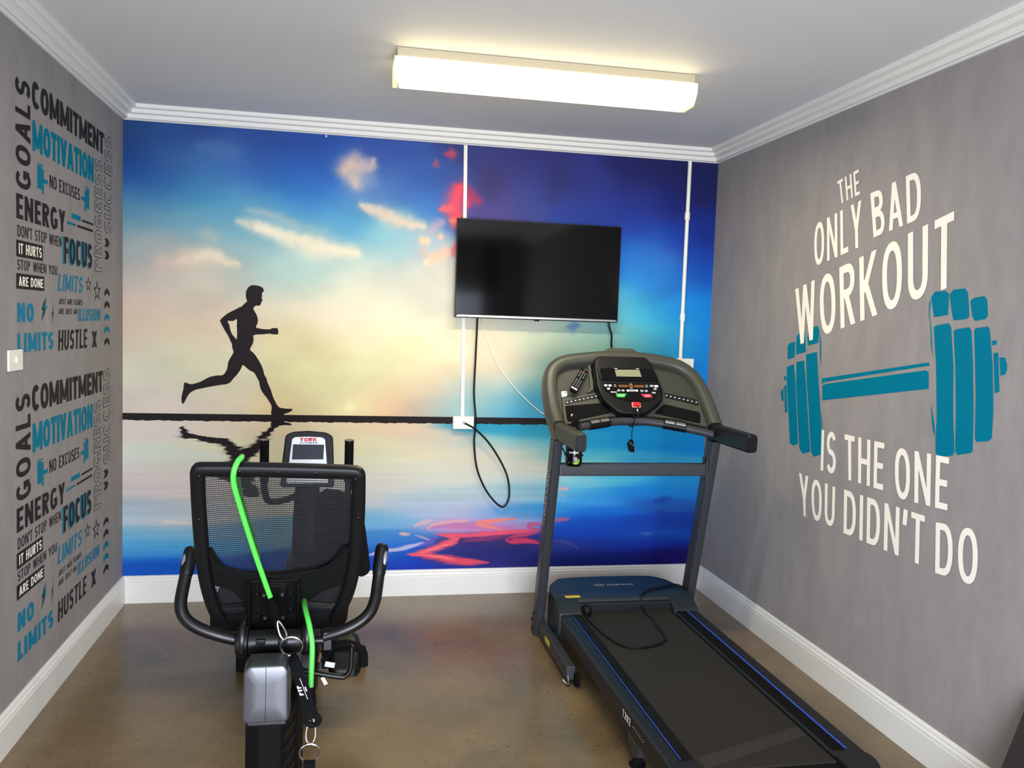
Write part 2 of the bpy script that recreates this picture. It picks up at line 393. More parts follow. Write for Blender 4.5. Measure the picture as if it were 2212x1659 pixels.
# ------------------------------------------------------------------ traced outlines and the mural picture, in metres on their walls
MURAL_GAIN = .93
SKY="""0.04,2.37,28,68,135 0.02,2.60,35,65,115 0.02,2.46,30,65,130 0.04,2.24,50,100,160 0.04,2.16,80,140,165 0.04,2.06,125,160,165 0.04,1.95,165,170,165 0.04,1.82,185,175,165 0.18,2.58,42,75,135 0.18,2.51,45,85,145 0.26,2.44,66,102,152 0.18,2.38,38,80,150 0.18,2.27,55,110,170 0.18,2.17,75,140,180 0.18,2.06,130,165,175 0.16,1.99,175,172,168 0.27,1.90,212,188,168 0.41,1.92,222,210,182 0.28,1.83,198,186,172 0.41,2.60,42,68,135 0.53,2.50,75,112,165 0.41,2.39,62,108,170 0.41,2.29,65,130,180 0.41,2.19,68,145,185 0.41,2.08,118,168,180 0.44,2.04,158,178,175 0.64,2.59,45,72,140 0.66,2.52,48,82,155 0.64,2.41,58,108,180 0.61,2.27,82,145,195 0.56,2.17,80,155,195 0.59,2.06,125,178,185 0.62,1.97,155,185,188 0.64,1.85,198,195,178 0.90,2.58,48,78,150 0.87,2.46,45,88,170 0.87,2.34,52,115,188 0.82,2.23,62,140,200 0.85,2.15,100,170,195 0.69,2.17,140,178,185 0.86,2.12,115,172,190 0.91,1.93,185,208,198 1.00,2.57,48,82,160 1.00,2.44,50,100,185 1.00,2.33,60,118,195 1.00,2.22,70,145,205 1.03,2.12,120,180,200 1.43,2.55,58,85,160 1.43,2.41,72,108,180 1.33,2.32,95,135,185 1.60,2.39,58,95,175 1.63,2.26,72,130,195 1.22,2.18,85,160,205 1.39,2.11,125,185,200 1.44,2.08,135,190,200 1.74,2.40,65,90,160 1.55,2.03,185,195,200 1.50,2.00,185,205,205 1.39,1.94,195,212,200 1.17,1.93,180,210,205 1.61,1.87,220,208,190 1.39,1.83,220,218,195 1.20,1.82,218,218,198 1.91,2.55,60,65,125 1.99,2.44,68,62,115 2.15,2.53,58,60,125 2.32,2.58,50,52,115 2.24,2.37,58,70,140 2.12,2.30,72,75,140 1.96,2.26,90,72,135 2.41,2.46,48,52,115 2.58,2.47,48,55,130 2.58,2.31,45,62,145 2.83,2.57,36,38,95 2.84,2.41,40,50,130 2.89,2.25,38,62,155 3.05,2.59,32,34,88 3.10,2.38,30,38,115 2.90,2.08,38,100,190 2.86,2.00,45,125,205 3.03,2.02,62,115,195 3.12,2.17,28,65,165 2.89,1.87,45,150,215 3.11,1.82,45,110,190 3.04,1.92,40,125,205 2.96,1.70,65,180,210 3.14,1.71,30,155,220 3.28,2.48,30,32,88 3.34,2.23,25,45,130 3.35,2.02,25,65,165 3.31,1.93,25,95,190 3.32,1.76,20,130,215 3.33,1.50,22,125,205 2.97,1.58,100,190,200 3.15,1.52,45,155,205 2.02,1.51,232,222,190 2.27,1.54,215,218,190 2.53,1.53,180,210,190 2.70,1.54,150,200,190 2.09,1.99,150,150,180 2.26,1.75,205,200,190 2.01,1.74,225,215,195 2.54,2.01,80,130,190 2.78,1.75,110,190,205 0.07,1.65,212,188,170 0.07,1.51,215,190,165 0.07,1.38,212,205,180 0.07,1.27,215,212,188 0.07,1.16,218,205,188 0.07,1.09,222,205,192 0.35,1.82,195,192,175 0.35,1.69,215,198,178 0.35,1.52,222,198,170 0.35,1.39,220,212,180 0.35,1.29,218,215,182 0.25,1.13,222,208,190 0.51,1.17,225,212,185 0.77,1.87,165,200,195 0.83,1.79,210,212,195 0.93,1.85,172,208,198 0.88,1.68,232,220,190 0.91,1.48,230,215,170 0.94,1.34,230,225,170 1.00,1.23,228,222,165 0.92,1.11,235,212,165 1.02,1.43,230,215,165 1.07,1.85,190,212,200 1.19,1.76,240,230,202 1.38,1.68,240,230,200 1.07,1.64,242,228,198 1.68,1.78,218,215,195 1.56,1.87,212,212,195 1.32,1.52,240,230,195 1.32,1.40,235,228,180 1.07,1.39,228,215,165 1.08,1.24,225,222,175 1.32,1.26,232,228,175 1.50,1.40,235,230,180 1.51,1.26,238,225,178 1.70,1.34,238,222,180 1.72,1.53,238,228,195 1.23,1.11,240,232,175 1.45,1.12,232,182,145 1.32,1.16,232,205,160 1.57,1.18,235,195,160 1.70,1.22,228,200,168 1.64,1.11,170,185,180 1.80,1.13,130,175,185 1.95,1.48,235,222,185 2.01,1.41,238,215,180 2.08,1.35,235,210,180 2.02,1.25,225,212,185 2.15,1.26,190,205,190 2.21,1.32,205,210,185 2.35,1.29,125,190,195 2.02,1.16,95,170,195 2.22,1.17,75,165,200 2.32,1.13,65,155,195 1.89,1.19,185,198,185 2.34,1.49,200,215,190 0.59,1.56,222,202,175 0.59,1.30,222,216,182 2.53,1.35,110,190,200 2.71,1.27,60,165,205 3.00,1.27,30,140,205 3.31,1.28,20,125,205"""
SEA="""2.56,0.85,55,165,200 2.66,0.92,35,150,200 3.03,0.92,15,135,195 3.25,0.89,10,125,200 2.60,0.81,115,190,195 3.03,0.81,50,150,195 2.82,0.69,75,175,205 2.53,0.67,125,195,205 3.19,0.67,30,135,200 2.60,0.60,60,160,215 2.97,0.60,25,125,205 3.31,0.60,25,120,200 3.12,0.54,30,85,170 2.68,0.55,55,145,215 2.68,0.48,20,105,205 2.68,0.42,20,75,180 3.05,0.42,15,65,165 3.28,0.42,20,55,150 2.69,0.35,15,65,170 3.05,0.35,20,70,165 2.69,0.28,15,45,145 3.06,0.28,12,45,145 3.25,0.22,22,12,95 2.77,0.21,12,25,110 2.51,0.21,15,25,100 2.51,0.28,45,55,125 3.02,1.00,20,140,200 3.32,1.01,12,125,200 0.05,0.96,222,208,200 0.14,0.96,225,212,200 0.05,0.86,218,218,202 0.17,0.83,215,220,205 0.08,0.76,215,212,200 0.08,0.70,215,200,195 0.24,0.70,222,208,198 0.08,0.63,208,195,195 0.24,0.61,222,208,202 0.08,0.55,165,180,190 0.08,0.52,200,200,208 0.08,0.49,150,185,200 0.24,0.49,185,195,205 0.08,0.45,205,205,210 0.27,0.45,225,215,205 0.08,0.41,105,175,200 0.24,0.40,130,180,210 0.24,0.37,165,195,220 0.05,0.38,110,175,205 0.18,0.34,60,155,205 0.18,0.29,85,165,215 0.05,0.30,90,160,205 0.18,0.26,25,100,200 0.18,0.19,15,85,190 0.05,0.20,20,85,185 0.37,0.17,25,85,195 0.34,0.30,85,175,225 0.57,0.89,230,222,190 0.82,0.78,228,222,185 1.08,0.89,232,222,185 0.57,0.57,205,200,190 0.82,0.57,210,205,190 1.08,0.57,212,208,195 0.57,0.39,110,175,205 0.83,0.38,130,180,205 1.08,0.38,120,175,205 0.83,0.20,20,80,190 1.09,0.16,22,80,190 1.29,0.95,228,218,175 1.42,0.98,232,200,165 1.58,0.96,220,195,170 1.72,0.93,215,198,178 1.45,0.88,222,215,175 1.65,0.85,222,212,180 1.85,0.89,205,198,180 2.02,0.99,55,155,185 2.19,0.99,45,150,185 2.33,0.96,50,155,190 1.99,0.92,150,190,185 2.27,0.91,125,185,195 2.13,0.85,205,200,185 2.30,0.85,175,198,190 1.92,0.82,215,205,180 1.39,0.78,220,218,190 1.66,0.75,215,212,192 2.06,0.75,208,205,188 2.27,0.78,205,205,190 1.39,0.68,215,210,198 1.73,0.68,208,208,195 2.27,0.69,195,205,200 1.39,0.61,212,208,200 1.73,0.59,178,195,200 2.00,0.61,185,200,200 2.28,0.62,125,180,200 2.28,0.58,165,195,205 1.36,0.55,210,205,205 1.60,0.56,160,190,205 1.80,0.54,185,195,210 2.00,0.54,180,185,210 2.28,0.52,45,145,210 2.25,0.49,80,160,215 1.46,0.50,160,190,210 1.66,0.49,175,185,210 1.36,0.46,110,175,210 1.50,0.44,120,175,210 1.87,0.48,175,180,210 2.14,0.45,150,160,210 1.40,0.41,125,180,220 1.40,0.36,55,130,200 1.50,0.36,70,125,200 1.40,0.31,70,140,215 1.37,0.24,30,95,195 1.53,0.28,25,80,190 1.50,0.19,25,70,185 1.74,0.17,30,50,165 1.83,0.41,205,150,190 2.01,0.41,185,130,190 1.94,0.32,75,45,100 2.08,0.28,48,42,105 1.87,0.27,45,50,130 2.22,0.23,40,42,110 2.08,0.20,38,35,100 2.33,0.22,35,45,130 2.01,0.18,50,50,125 0.45,0.98,226,212,192 0.82,0.98,235,215,180 1.07,0.98,235,220,180"""
SKYSTROKES=[((232, 216, 190),0.0243,0.70,[(0.594,2.125),(0.668,2.101),(0.779,2.072)]),
((240, 228, 200),0.0351,0.95,[(0.693,2.090),(0.824,2.059),(1.011,2.015),(1.115,1.994),(1.236,1.987)]),
((238, 226, 200),0.0459,0.60,[(0.829,2.052),(0.955,2.017),(1.095,1.991)]),
((228, 208, 186),0.0243,0.95,[(1.251,2.257),(1.360,2.228),(1.465,2.187),(1.605,2.147)]),
((225, 206, 186),0.0351,0.50,[(1.334,2.226),(1.439,2.193),(1.544,2.160)]),
((225, 192, 176),0.0432,1.00,[(1.155,2.454),(1.188,2.471),(1.239,2.465)]),
((225, 195, 174),0.0378,0.95,[(1.181,2.430),(1.222,2.392),(1.238,2.362)]),
((215, 190, 182),0.0216,0.85,[(1.239,2.454),(1.293,2.468),(1.317,2.503)]),
((150, 165, 205),0.0486,0.35,[(1.201,2.424),(1.304,2.405)]),
((220, 190, 172),0.0405,0.65,[(0.199,1.894),(0.282,1.891),(0.366,1.907)]),
((228, 206, 184),0.0297,0.85,[(0.282,1.903),(0.354,1.922),(0.438,1.933),(0.511,1.916)]),
((235, 220, 192),0.0189,0.85,[(0.366,1.920),(0.438,1.931),(0.523,1.909),(0.597,1.890)]),
((185, 190, 184),0.0297,0.60,[(0.413,2.052),(0.449,2.034),(0.466,2.023)]),
((150, 188, 192),0.0216,0.60,[(0.655,2.184),(0.729,2.171),(0.828,2.138),(0.929,2.108),(1.055,2.094)]),
((170, 178, 176),0.0432,0.50,[(0.081,1.931),(0.175,1.985),(0.234,1.951)]),
((172, 185, 188),0.0189,0.50,[(0.642,2.186),(0.741,2.174),(0.903,2.117)]),
((80, 116, 168),0.0324,0.60,[(0.386,2.526),(0.525,2.496),(0.590,2.488)]),
((248, 82, 102),0.0378,1.00,[(1.817,2.399),(1.792,2.324),(1.770,2.265),(1.796,2.192)]),
((250, 105, 112),0.0162,0.90,[(1.701,2.255),(1.767,2.267)]),
((255, 125, 115),0.0216,0.90,[(1.761,2.185),(1.810,2.177)]),
((180, 62, 95),0.0243,0.85,[(1.845,2.361),(1.899,2.338),(1.914,2.310)]),
((210, 70, 95),0.0243,0.90,[(1.838,2.321),(1.860,2.283)]),
((205, 80, 105),0.0189,0.90,[(1.739,2.574),(1.777,2.579)]),
((165, 95, 125),0.0108,0.85,[(1.680,2.521),(1.678,2.489)]),
((255, 208, 170),0.0243,0.95,[(1.605,2.061),(1.626,2.078)]),
((255, 195, 165),0.0135,0.95,[(1.702,2.108),(1.703,2.084)]),
((250, 200, 170),0.0243,0.90,[(1.656,1.952),(1.708,1.984),(1.755,2.018)]),
((252, 216, 190),0.0108,0.90,[(1.629,1.935),(1.656,1.955)]),
((235, 125, 128),0.0189,0.90,[(1.795,2.055),(1.788,1.996)]),
((205, 172, 185),0.0243,0.70,[(1.651,2.126),(1.708,2.177)]),
((225, 185, 175),0.0162,0.70,[(1.606,2.032),(1.623,1.980)]),
((245, 238, 185),0.0243,0.80,[(1.215,1.100),(1.241,1.111)]),
((50, 50, 105),0.0378,0.50,[(2.415,2.544),(2.391,2.449),(2.352,2.352)]),
((62, 56, 105),0.0648,0.50,[(2.004,2.450),(1.994,2.357)]),
((60, 100, 185),0.0216,0.50,[(2.494,1.605),(2.537,1.609)])]
SEASTROKES=[((190, 110, 165),0.0243,0.70,[(1.698,0.400),(1.834,0.418),(2.057,0.401),(2.227,0.393)]),
((70, 50, 120),0.0243,0.60,[(1.634,0.218),(1.785,0.198),(2.008,0.174)]),
((228, 78, 100),0.0243,1.00,[(1.560,0.242),(1.661,0.237),(1.738,0.225),(1.826,0.209),(1.910,0.193),(2.050,0.185)]),
((255, 120, 120),0.0081,0.80,[(1.593,0.241),(1.702,0.234),(1.854,0.208)]),
((232, 92, 112),0.0230,1.00,[(1.577,0.241),(1.704,0.270),(1.783,0.296),(1.843,0.317),(1.856,0.331),(1.822,0.346),(1.753,0.358)]),
((255, 128, 130),0.0070,0.80,[(1.633,0.252),(1.728,0.278),(1.824,0.309)]),
((150, 60, 110),0.0162,0.70,[(1.893,0.314),(2.003,0.329),(2.158,0.338)]),
((235, 85, 112),0.0162,1.00,[(1.721,0.361),(1.836,0.354),(1.939,0.352),(2.044,0.359),(2.145,0.366),(2.256,0.370),(2.364,0.375)]),
((242, 130, 125),0.0149,0.95,[(2.225,0.447),(2.056,0.435),(1.959,0.422),(2.029,0.407),(2.091,0.395),(2.137,0.378)]),
((215, 62, 100),0.0189,0.95,[(2.153,0.321),(2.173,0.304),(2.252,0.322),(2.367,0.298)]),
((205, 70, 110),0.0108,0.90,[(2.153,0.315),(2.200,0.343),(2.285,0.353),(2.356,0.363)]),
((190, 188, 222),0.0149,0.95,[(1.338,0.243),(1.417,0.261),(1.500,0.273),(1.592,0.291),(1.667,0.312)]),
((228, 165, 172),0.0122,0.85,[(1.698,0.378),(1.670,0.400),(1.724,0.425),(1.801,0.435),(1.936,0.442)]),
((225, 180, 185),0.0122,0.80,[(1.594,0.407),(1.629,0.429),(1.710,0.444)]),
((232, 182, 170),0.0122,0.90,[(1.514,0.369),(1.574,0.363)]),
((215, 170, 185),0.0068,0.80,[(1.609,0.354),(1.658,0.340),(1.713,0.320)]),
((112, 95, 200),0.0216,0.60,[(1.632,0.290),(1.714,0.317),(1.740,0.344)]),
((195, 82, 128),0.0162,0.90,[(2.383,0.417),(2.283,0.410),(2.307,0.384),(2.364,0.375)]),
((185, 88, 120),0.0135,0.90,[(2.439,0.439),(2.535,0.444)]),
((215, 165, 175),0.0108,0.85,[(2.446,0.635),(2.533,0.629)]),
((175, 165, 190),0.0081,0.60,[(2.465,0.601),(2.512,0.578)]),
((68, 70, 130),0.0108,0.70,[(2.444,0.319),(2.561,0.289),(2.607,0.251)]),
((30, 60, 150),0.0189,0.60,[(3.069,0.543),(3.144,0.562),(3.189,0.568)]),
((30, 60, 150),0.0135,0.60,[(3.087,0.484),(3.163,0.478)]),
((80, 100, 170),0.0108,0.60,[(3.003,0.349),(3.079,0.342)]),
((200, 190, 190),0.0081,0.70,[(0.157,0.451),(0.327,0.454)]),
((225, 213, 205),0.0108,0.90,[(0.205,0.453),(0.364,0.443)])]
RUNNER=[(0.681,1.779),(0.704,1.777),(0.726,1.768),(0.733,1.755),(0.732,1.745),(0.725,1.738),(0.725,1.718),(0.722,1.711),(0.728,1.696),(0.722,1.690),(0.721,1.682),(0.713,1.668),(0.699,1.667),(0.689,1.664),(0.679,1.649),(0.689,1.630),(0.699,1.611),(0.704,1.588),(0.702,1.568),(0.695,1.551),(0.698,1.544),(0.729,1.538),(0.771,1.538),(0.777,1.543),(0.807,1.546),(0.812,1.538),(0.815,1.531),(0.814,1.514),(0.807,1.510),(0.778,1.511),(0.771,1.514),(0.736,1.509),(0.684,1.503),(0.683,1.480),(0.679,1.457),(0.671,1.440),(0.665,1.420),(0.686,1.400),(0.709,1.367),(0.728,1.331),(0.737,1.307),(0.742,1.284),(0.755,1.261),(0.759,1.244),(0.779,1.197),(0.792,1.157),(0.813,1.116),(0.829,1.099),(0.859,1.094),(0.895,1.092),(0.897,1.085),(0.882,1.074),(0.856,1.064),(0.843,1.055),(0.786,1.055),(0.785,1.099),(0.780,1.116),(0.760,1.149),(0.737,1.179),(0.724,1.203),(0.717,1.229),(0.715,1.243),(0.703,1.266),(0.687,1.293),(0.661,1.307),(0.627,1.334),(0.616,1.311),(0.594,1.277),(0.578,1.260),(0.569,1.247),(0.556,1.233),(0.534,1.224),(0.515,1.222),(0.458,1.211),(0.407,1.199),(0.382,1.193),(0.354,1.178),(0.338,1.159),(0.326,1.135),(0.316,1.115),(0.308,1.115),(0.304,1.128),(0.305,1.158),(0.313,1.192),(0.317,1.226),(0.325,1.230),(0.341,1.225),(0.356,1.222),(0.394,1.233),(0.426,1.250),(0.451,1.264),(0.489,1.273),(0.520,1.276),(0.536,1.296),(0.544,1.316),(0.548,1.346),(0.558,1.370),(0.573,1.397),(0.575,1.410),(0.569,1.430),(0.567,1.450),(0.557,1.470),(0.552,1.483),(0.544,1.499),(0.524,1.532),(0.508,1.564),(0.503,1.578),(0.511,1.589),(0.530,1.608),(0.552,1.624),(0.581,1.640),(0.606,1.655),(0.615,1.658),(0.631,1.675),(0.645,1.689),(0.640,1.705),(0.638,1.725),(0.640,1.745),(0.649,1.764),(0.665,1.777)]
RUNHOLE=[(0.543,1.576),(0.572,1.577),(0.591,1.588),(0.592,1.551),(0.594,1.511),(0.592,1.478),(0.582,1.487),(0.566,1.507),(0.556,1.536),(0.552,1.556)]
DUMBBELL=[[(-2.015,1.769),(-2.036,1.790),(-2.097,1.791),(-2.113,1.777),(-2.116,1.701),(-2.039,1.693)],
[(-2.116,1.777),(-2.136,1.794),(-2.196,1.797),(-2.212,1.779),(-2.227,1.696),(-2.214,1.686),(-2.147,1.681),(-2.134,1.711)],
[(-2.226,1.750),(-2.241,1.761),(-2.294,1.767),(-2.308,1.753),(-2.317,1.700),(-2.308,1.686),(-2.256,1.679),(-2.241,1.696)],
[(-2.042,1.655),(-2.057,1.662),(-2.123,1.671),(-2.137,1.656),(-2.164,1.510),(-2.178,1.350),(-2.200,1.201),(-2.191,1.185),(-2.107,1.166),(-2.097,1.196),(-2.092,1.320),(-2.070,1.505)],
[(-2.151,1.641),(-2.165,1.649),(-2.231,1.657),(-2.243,1.642),(-2.263,1.516),(-2.281,1.361),(-2.291,1.220),(-2.283,1.209),(-2.215,1.191),(-2.204,1.202),(-2.192,1.351),(-2.173,1.511)],
[(-2.255,1.647),(-2.265,1.654),(-2.321,1.660),(-2.331,1.648),(-2.357,1.521),(-2.375,1.371),(-2.377,1.276),(-2.363,1.263),(-2.305,1.252),(-2.297,1.265),(-2.286,1.420),(-2.268,1.555)],
[(-2.015,1.707),(-2.029,1.649),(-2.046,1.545),(-2.033,1.581)],
[(-2.054,1.363),(-2.080,1.298),(-2.091,1.242),(-2.074,1.266)],
[(-2.005,1.744),(-2.014,1.762),(-2.014,1.722),(-2.011,1.670)],
[(-2.344,1.610),(-2.364,1.614),(-2.368,1.599),(-2.349,1.595)],
[(-2.356,1.568),(-2.377,1.572),(-2.396,1.439),(-2.375,1.430)],
[(-2.385,1.555),(-2.409,1.556),(-2.421,1.534),(-2.423,1.515),(-2.415,1.498),(-2.395,1.493)],
[(-1.288,1.407),(-2.028,1.520),(-2.033,1.508),(-1.313,1.392),(-1.291,1.382)],
[(-1.296,1.374),(-1.326,1.384),(-2.016,1.489),(-2.031,1.480),(-2.037,1.419),(-1.304,1.305)],
[(-0.955,1.551),(-0.981,1.566),(-1.028,1.572),(-1.029,1.495),(-0.963,1.481)],
[(-1.036,1.597),(-1.067,1.625),(-1.112,1.633),(-1.132,1.526),(-1.043,1.509)],
[(-1.136,1.599),(-1.156,1.642),(-1.226,1.653),(-1.242,1.634),(-1.239,1.573),(-1.151,1.557)],
[(-0.959,1.443),(-1.027,1.460),(-1.050,1.380),(-1.077,1.232),(-1.110,1.073),(-1.065,1.055),(-1.032,1.062),(-0.997,1.224),(-0.969,1.360)],
[(-1.050,1.471),(-1.121,1.484),(-1.151,1.374),(-1.180,1.243),(-1.224,1.050),(-1.158,1.029),(-1.126,1.048),(-1.084,1.233),(-1.059,1.367)],
[(-1.135,1.513),(-1.232,1.530),(-1.263,1.382),(-1.293,1.255),(-1.323,1.130),(-1.322,1.052),(-1.258,1.031),(-1.231,1.051),(-1.190,1.244),(-1.158,1.374)],
[(-1.245,1.627),(-1.261,1.589),(-1.278,1.461),(-1.260,1.511)],
[(-1.302,1.256),(-1.317,1.206),(-1.320,1.155)],
[(-0.937,1.393),(-0.959,1.397),(-0.961,1.376),(-0.940,1.372)],
[(-0.943,1.344),(-0.964,1.353),(-0.990,1.216),(-0.966,1.209)],
[(-0.910,1.313),(-0.938,1.333),(-0.946,1.267),(-0.923,1.269)]]
RIGHTTEXT=[('THE',[(-1.320,2.315),(-1.352,2.208),(-1.483,2.343),(-1.505,2.232)]),
('ONLY',[(-1.144,2.138),(-1.166,1.935),(-1.518,2.204),(-1.546,2.004)]),
('BAD',[(-1.582,2.223),(-1.625,2.032),(-1.904,2.271),(-1.927,2.079)]),
('WORKOUT',[(-0.999,1.833),(-1.049,1.554),(-2.111,2.084),(-2.134,1.809)]),
('IS',[(-1.314,1.167),(-1.326,0.978),(-1.435,1.170),(-1.451,0.978)]),
('THE',[(-1.502,1.172),(-1.527,0.974),(-1.790,1.173),(-1.801,0.977)]),
('ONE',[(-1.857,1.168),(-1.882,0.964),(-2.176,1.175),(-2.186,0.979)]),
('YOU',[(-1.136,0.932),(-1.171,0.731),(-1.455,0.922),(-1.466,0.738)]),
("DIDN'T",[(-1.524,0.926),(-1.540,0.732),(-2.066,0.931),(-2.078,0.737)]),
('DO',[(-2.129,0.922),(-2.144,0.732),(-2.346,0.947),(-2.362,0.746)])]
# ------------------------------------------------------------------ room shell
T = .12
struct(obj('floor', MB().box((W / 2, YF / 2 - 1, -T / 2), (W + 2 * T, -YF + 2.2, T)), M_floor))
struct(obj('ceiling', MB().box((W / 2, YF / 2, H + T / 2), (W + 2 * T, -YF + 2 * T, T)), M_ceil))
wall_l = struct(obj('wall_left', MB().box((-T / 2, YF / 2, H / 2), (T, -YF, H)), M_wall))
wall_r = struct(obj('wall_right', MB().box((W + T / 2, YF / 2, H / 2), (T, -YF, H)), M_wall))
wf = MB()                                             # front wall with the wide door opening behind the camera
wf.box((.05, YF - T / 2, H / 2), (.3, T, H)).box((W - .2, YF - T / 2, H / 2), (.64, T, H)).box((W / 2 - .1, YF - T / 2, H - .35), (W - .4, T, .7))
struct(obj('wall_front', wf, M_wall))
# cornice: three stepped faces, mitred in the corners.  profile: (out from the wall, drop below the ceiling)
CP = [(0, .0727), (.010, .0727), (.016, .067), (.028, .0665), (.030, .064), (.030, .0455), (.028, .0435), (.056, .0425), (.058, .040), (.058, .0225), (.056, .0205), (.083, .0195), (.085, .017), (.085, 0), (0, 0)]
def run(prof, side, z0, sgn):
    a, b = [], []
    for d, z in prof:
        zz = z0 + sgn * z
        if side == 'left': a.append((d, -d, zz)); b.append((d, YF, zz))
        elif side == 'right': a.append((W - d, -d, zz)); b.append((W - d, YF, zz))
        else: a.append((d, -d, zz)); b.append((W - d, -d, zz))
    return MB().loft([a, b])
for i, sd in enumerate(('left', 'back', 'right')):
    struct(obj('trim_%d' % (i + 1), run(CP, sd, H, -1), M_white, smooth=20), 'white stepped cornice')
BP = [(0, 0), (.019, 0), (.019, .112), (.0165, .116), (.0165, .119), (.019, .122), (.017, .130), (.0125, .134), (.0125, .137), (.014, .140), (.011, .148), (.006, .152), (0, .152)]
for sd in ('left', 'back', 'right'):
    struct(obj('baseboard_' + sd, run(BP, sd, 0, 1), M_white, smooth=20), 'white moulded skirting board')

# ------------------------------------------------------------------ back wall with its printed mural
wall_b = struct(obj('wall_back', MB().box((W / 2, T / 2 + .0005, H / 2), (W + 2 * T, T, H)), M_wall))
def parse(s): return np.array([[float(v) for v in t.split(',')] for t in s.split()])
def vnoise(x, z, seed):
    """smooth value noise, numpy"""
    rs = np.random.RandomState(seed); g = rs.rand(128, 128)
    xi, zi = np.floor(x).astype(int), np.floor(z).astype(int); fx, fz = x - xi, z - zi
    fx, fz = fx * fx * (3 - 2 * fx), fz * fz * (3 - 2 * fz); I = lambda i, j: g[i % 128, j % 128]
    return (I(xi, zi) * (1 - fx) + I(xi + 1, zi) * fx) * (1 - fz) + (I(xi, zi + 1) * (1 - fx) + I(xi + 1, zi + 1) * fx) * fz - .5
def fbm(x, z, seed, o=4):
    r = 0; a = 1.
    for k in range(o): r = r + a * vnoise(x * 2 ** k + 7.3 * k, z * 2 ** k + 3.1 * k, seed + k); a *= .5
    return r
def paint(X, Z, pts, sx, sz):
    num = np.zeros((len(X), 3)); den = np.zeros(len(X)) + 1e-12; f1 = np.full(len(X), 1e9)
    for x, z, *c in pts:
        d = ((X - x) / sx) ** 2 + ((Z - z) / sz) ** 2
        w = np.exp(-d / 2) + 1e-5 / (1 + d * d); num += w[:, None] * np.array(c); den += w
    return num / den[:, None]
def stroke(C, X, Z, rgb, wd, st, pts, edge=.5):
    P = np.array(pts); tp = edge < .5
    if len(P) > 2:                                      # smooth the path
        for _ in range(2):
            q = [P[0]]
            for a, b in zip(P, P[1:]): q += [a * .75 + b * .25, a * .25 + b * .75]
            P = np.array(q + [P[-1]])
    D = np.full(len(X), 1e9); L = np.linalg.norm(np.diff(P, axis=0), axis=1); tot = L.sum(); acc = 0
    for a, b, l in zip(P, P[1:], L):
        d = b - a; t = np.clip(((X - a[0]) * d[0] + (Z - a[1]) * d[1]) / (l * l + 1e-12), 0, 1)
        s = (acc + t * l) / tot; sn = np.clip(np.sin(np.pi * s), 0, 1); wl = (.12 + .88 * sn ** .7) if tp else .55 + .45 * np.sqrt(sn)   # thinner at the ends
        D = np.minimum(D, np.hypot(X - a[0] - t * d[0], Z - a[1] - t * d[1]) / wl); acc += l
    m = np.clip(1.35 - D / wd - .55 * fbm(X * 9, Z * 120, int(wd * 1e5) % 97, 3), 0, 1) if edge < .5 else np.exp(-.5 * (D / wd) ** 2)
    m = m * m * (3 - 2 * m) if edge < .5 else m
    m = (m * st)[:, None]
    return C * (1 - m) + np.array(rgb) * m
NX, NZ = 640, 470
gx = np.linspace(0, W, NX); gz = np.linspace(.13, H - .06, NZ)
X, Z = [a.ravel() for a in np.meshgrid(gx, gz)]
ZB = 1.038                                             # the dark shore line
xw = X + .05 * fbm(X * 3.0, Z * 4.5, 1); zw = Z + .05 * fbm(X * 2.6 + 9, Z * 5, 5)
C = paint(xw, zw, parse(SKY), .105, .075)
x2 = X + .022 * fbm(X * 9, Z * 11, 11) + .012 * fbm(X * 26, Z * 28, 31, 3); z2 = Z + .022 * fbm(X * 9 + 5, Z * 11, 17) + .012 * fbm(X * 26, Z * 28 + 4, 37, 3)
for c, w, s, p in SKYSTROKES: C = stroke(C, x2, z2, c, w, s, p)
C *= (1 + .05 * fbm(X * 5, Z * 9, 23))[:, None]
xs = X + .06 * fbm(X * 1.5, Z * 30, 41); zs = Z + .012 * fbm(X * 3, Z * 22, 43)
Cs = paint(xs, zs, parse(SEA), .15, .026)
rip = fbm(X * 2.2, Z * 75, 47, 3)
Cs *= (1 + .05 * rip * np.clip((1.0 - Z) * 2.2, .1, 1))[:, None]
x3 = X + .018 * fbm(X * 5, Z * 40, 51); z3 = Z + .006 * fbm(X * 14, Z * 40, 53)
for c, w, s, p in SEASTROKES: Cs = stroke(Cs, x3, z3, c, w, s, p, .3)
k = np.clip((Z - ZB) / .01 + .5, 0, 1)[:, None]
C = np.clip(C * k + Cs * (1 - k), 0, 255) / 255
Cl = np.where(C <= .04045, C / 12.92, ((C + .055) / 1.055) ** 2.4)
lum = (Cl @ np.array([.21, .72, .07]))[:, None]
Cl = np.clip(Cl * MURAL_GAIN, .002, .9)
me = bpy.data.meshes.new('mural'); i = np.arange(NX * NZ).reshape(NZ, NX)
quads = np.stack([i[:-1, :-1], i[:-1, 1:], i[1:, 1:], i[1:, :-1]], -1).reshape(-1, 4)
me.vertices.add(NX * NZ); me.vertices.foreach_set('co', np.stack([X, X * 0 - .0008, Z], -1).astype(np.float32).ravel())
me.loops.add(quads.size); me.loops.foreach_set('vertex_index', quads.ravel().astype(np.int32))
me.polygons.add(len(quads)); me.polygons.foreach_set('loop_start', np.arange(0, quads.size, 4, dtype=np.int32))
me.update(calc_edges=True)
at = me.color_attributes.new('picture', 'FLOAT_COLOR', 'POINT')
at.data.foreach_set('color', np.concatenate([Cl, np.ones((len(Cl), 1))], 1).astype(np.float32).ravel())
me.materials.append(M_mural)
mural = bpy.data.objects.new('mural', me); COL.objects.link(mural); mural.parent = wall_b; mural.matrix_parent_inverse = inv(wall_b)
struct(mural, 'printed sunset sky and water mural')
def back3(d): return lambda u, v: (u, -d, v)
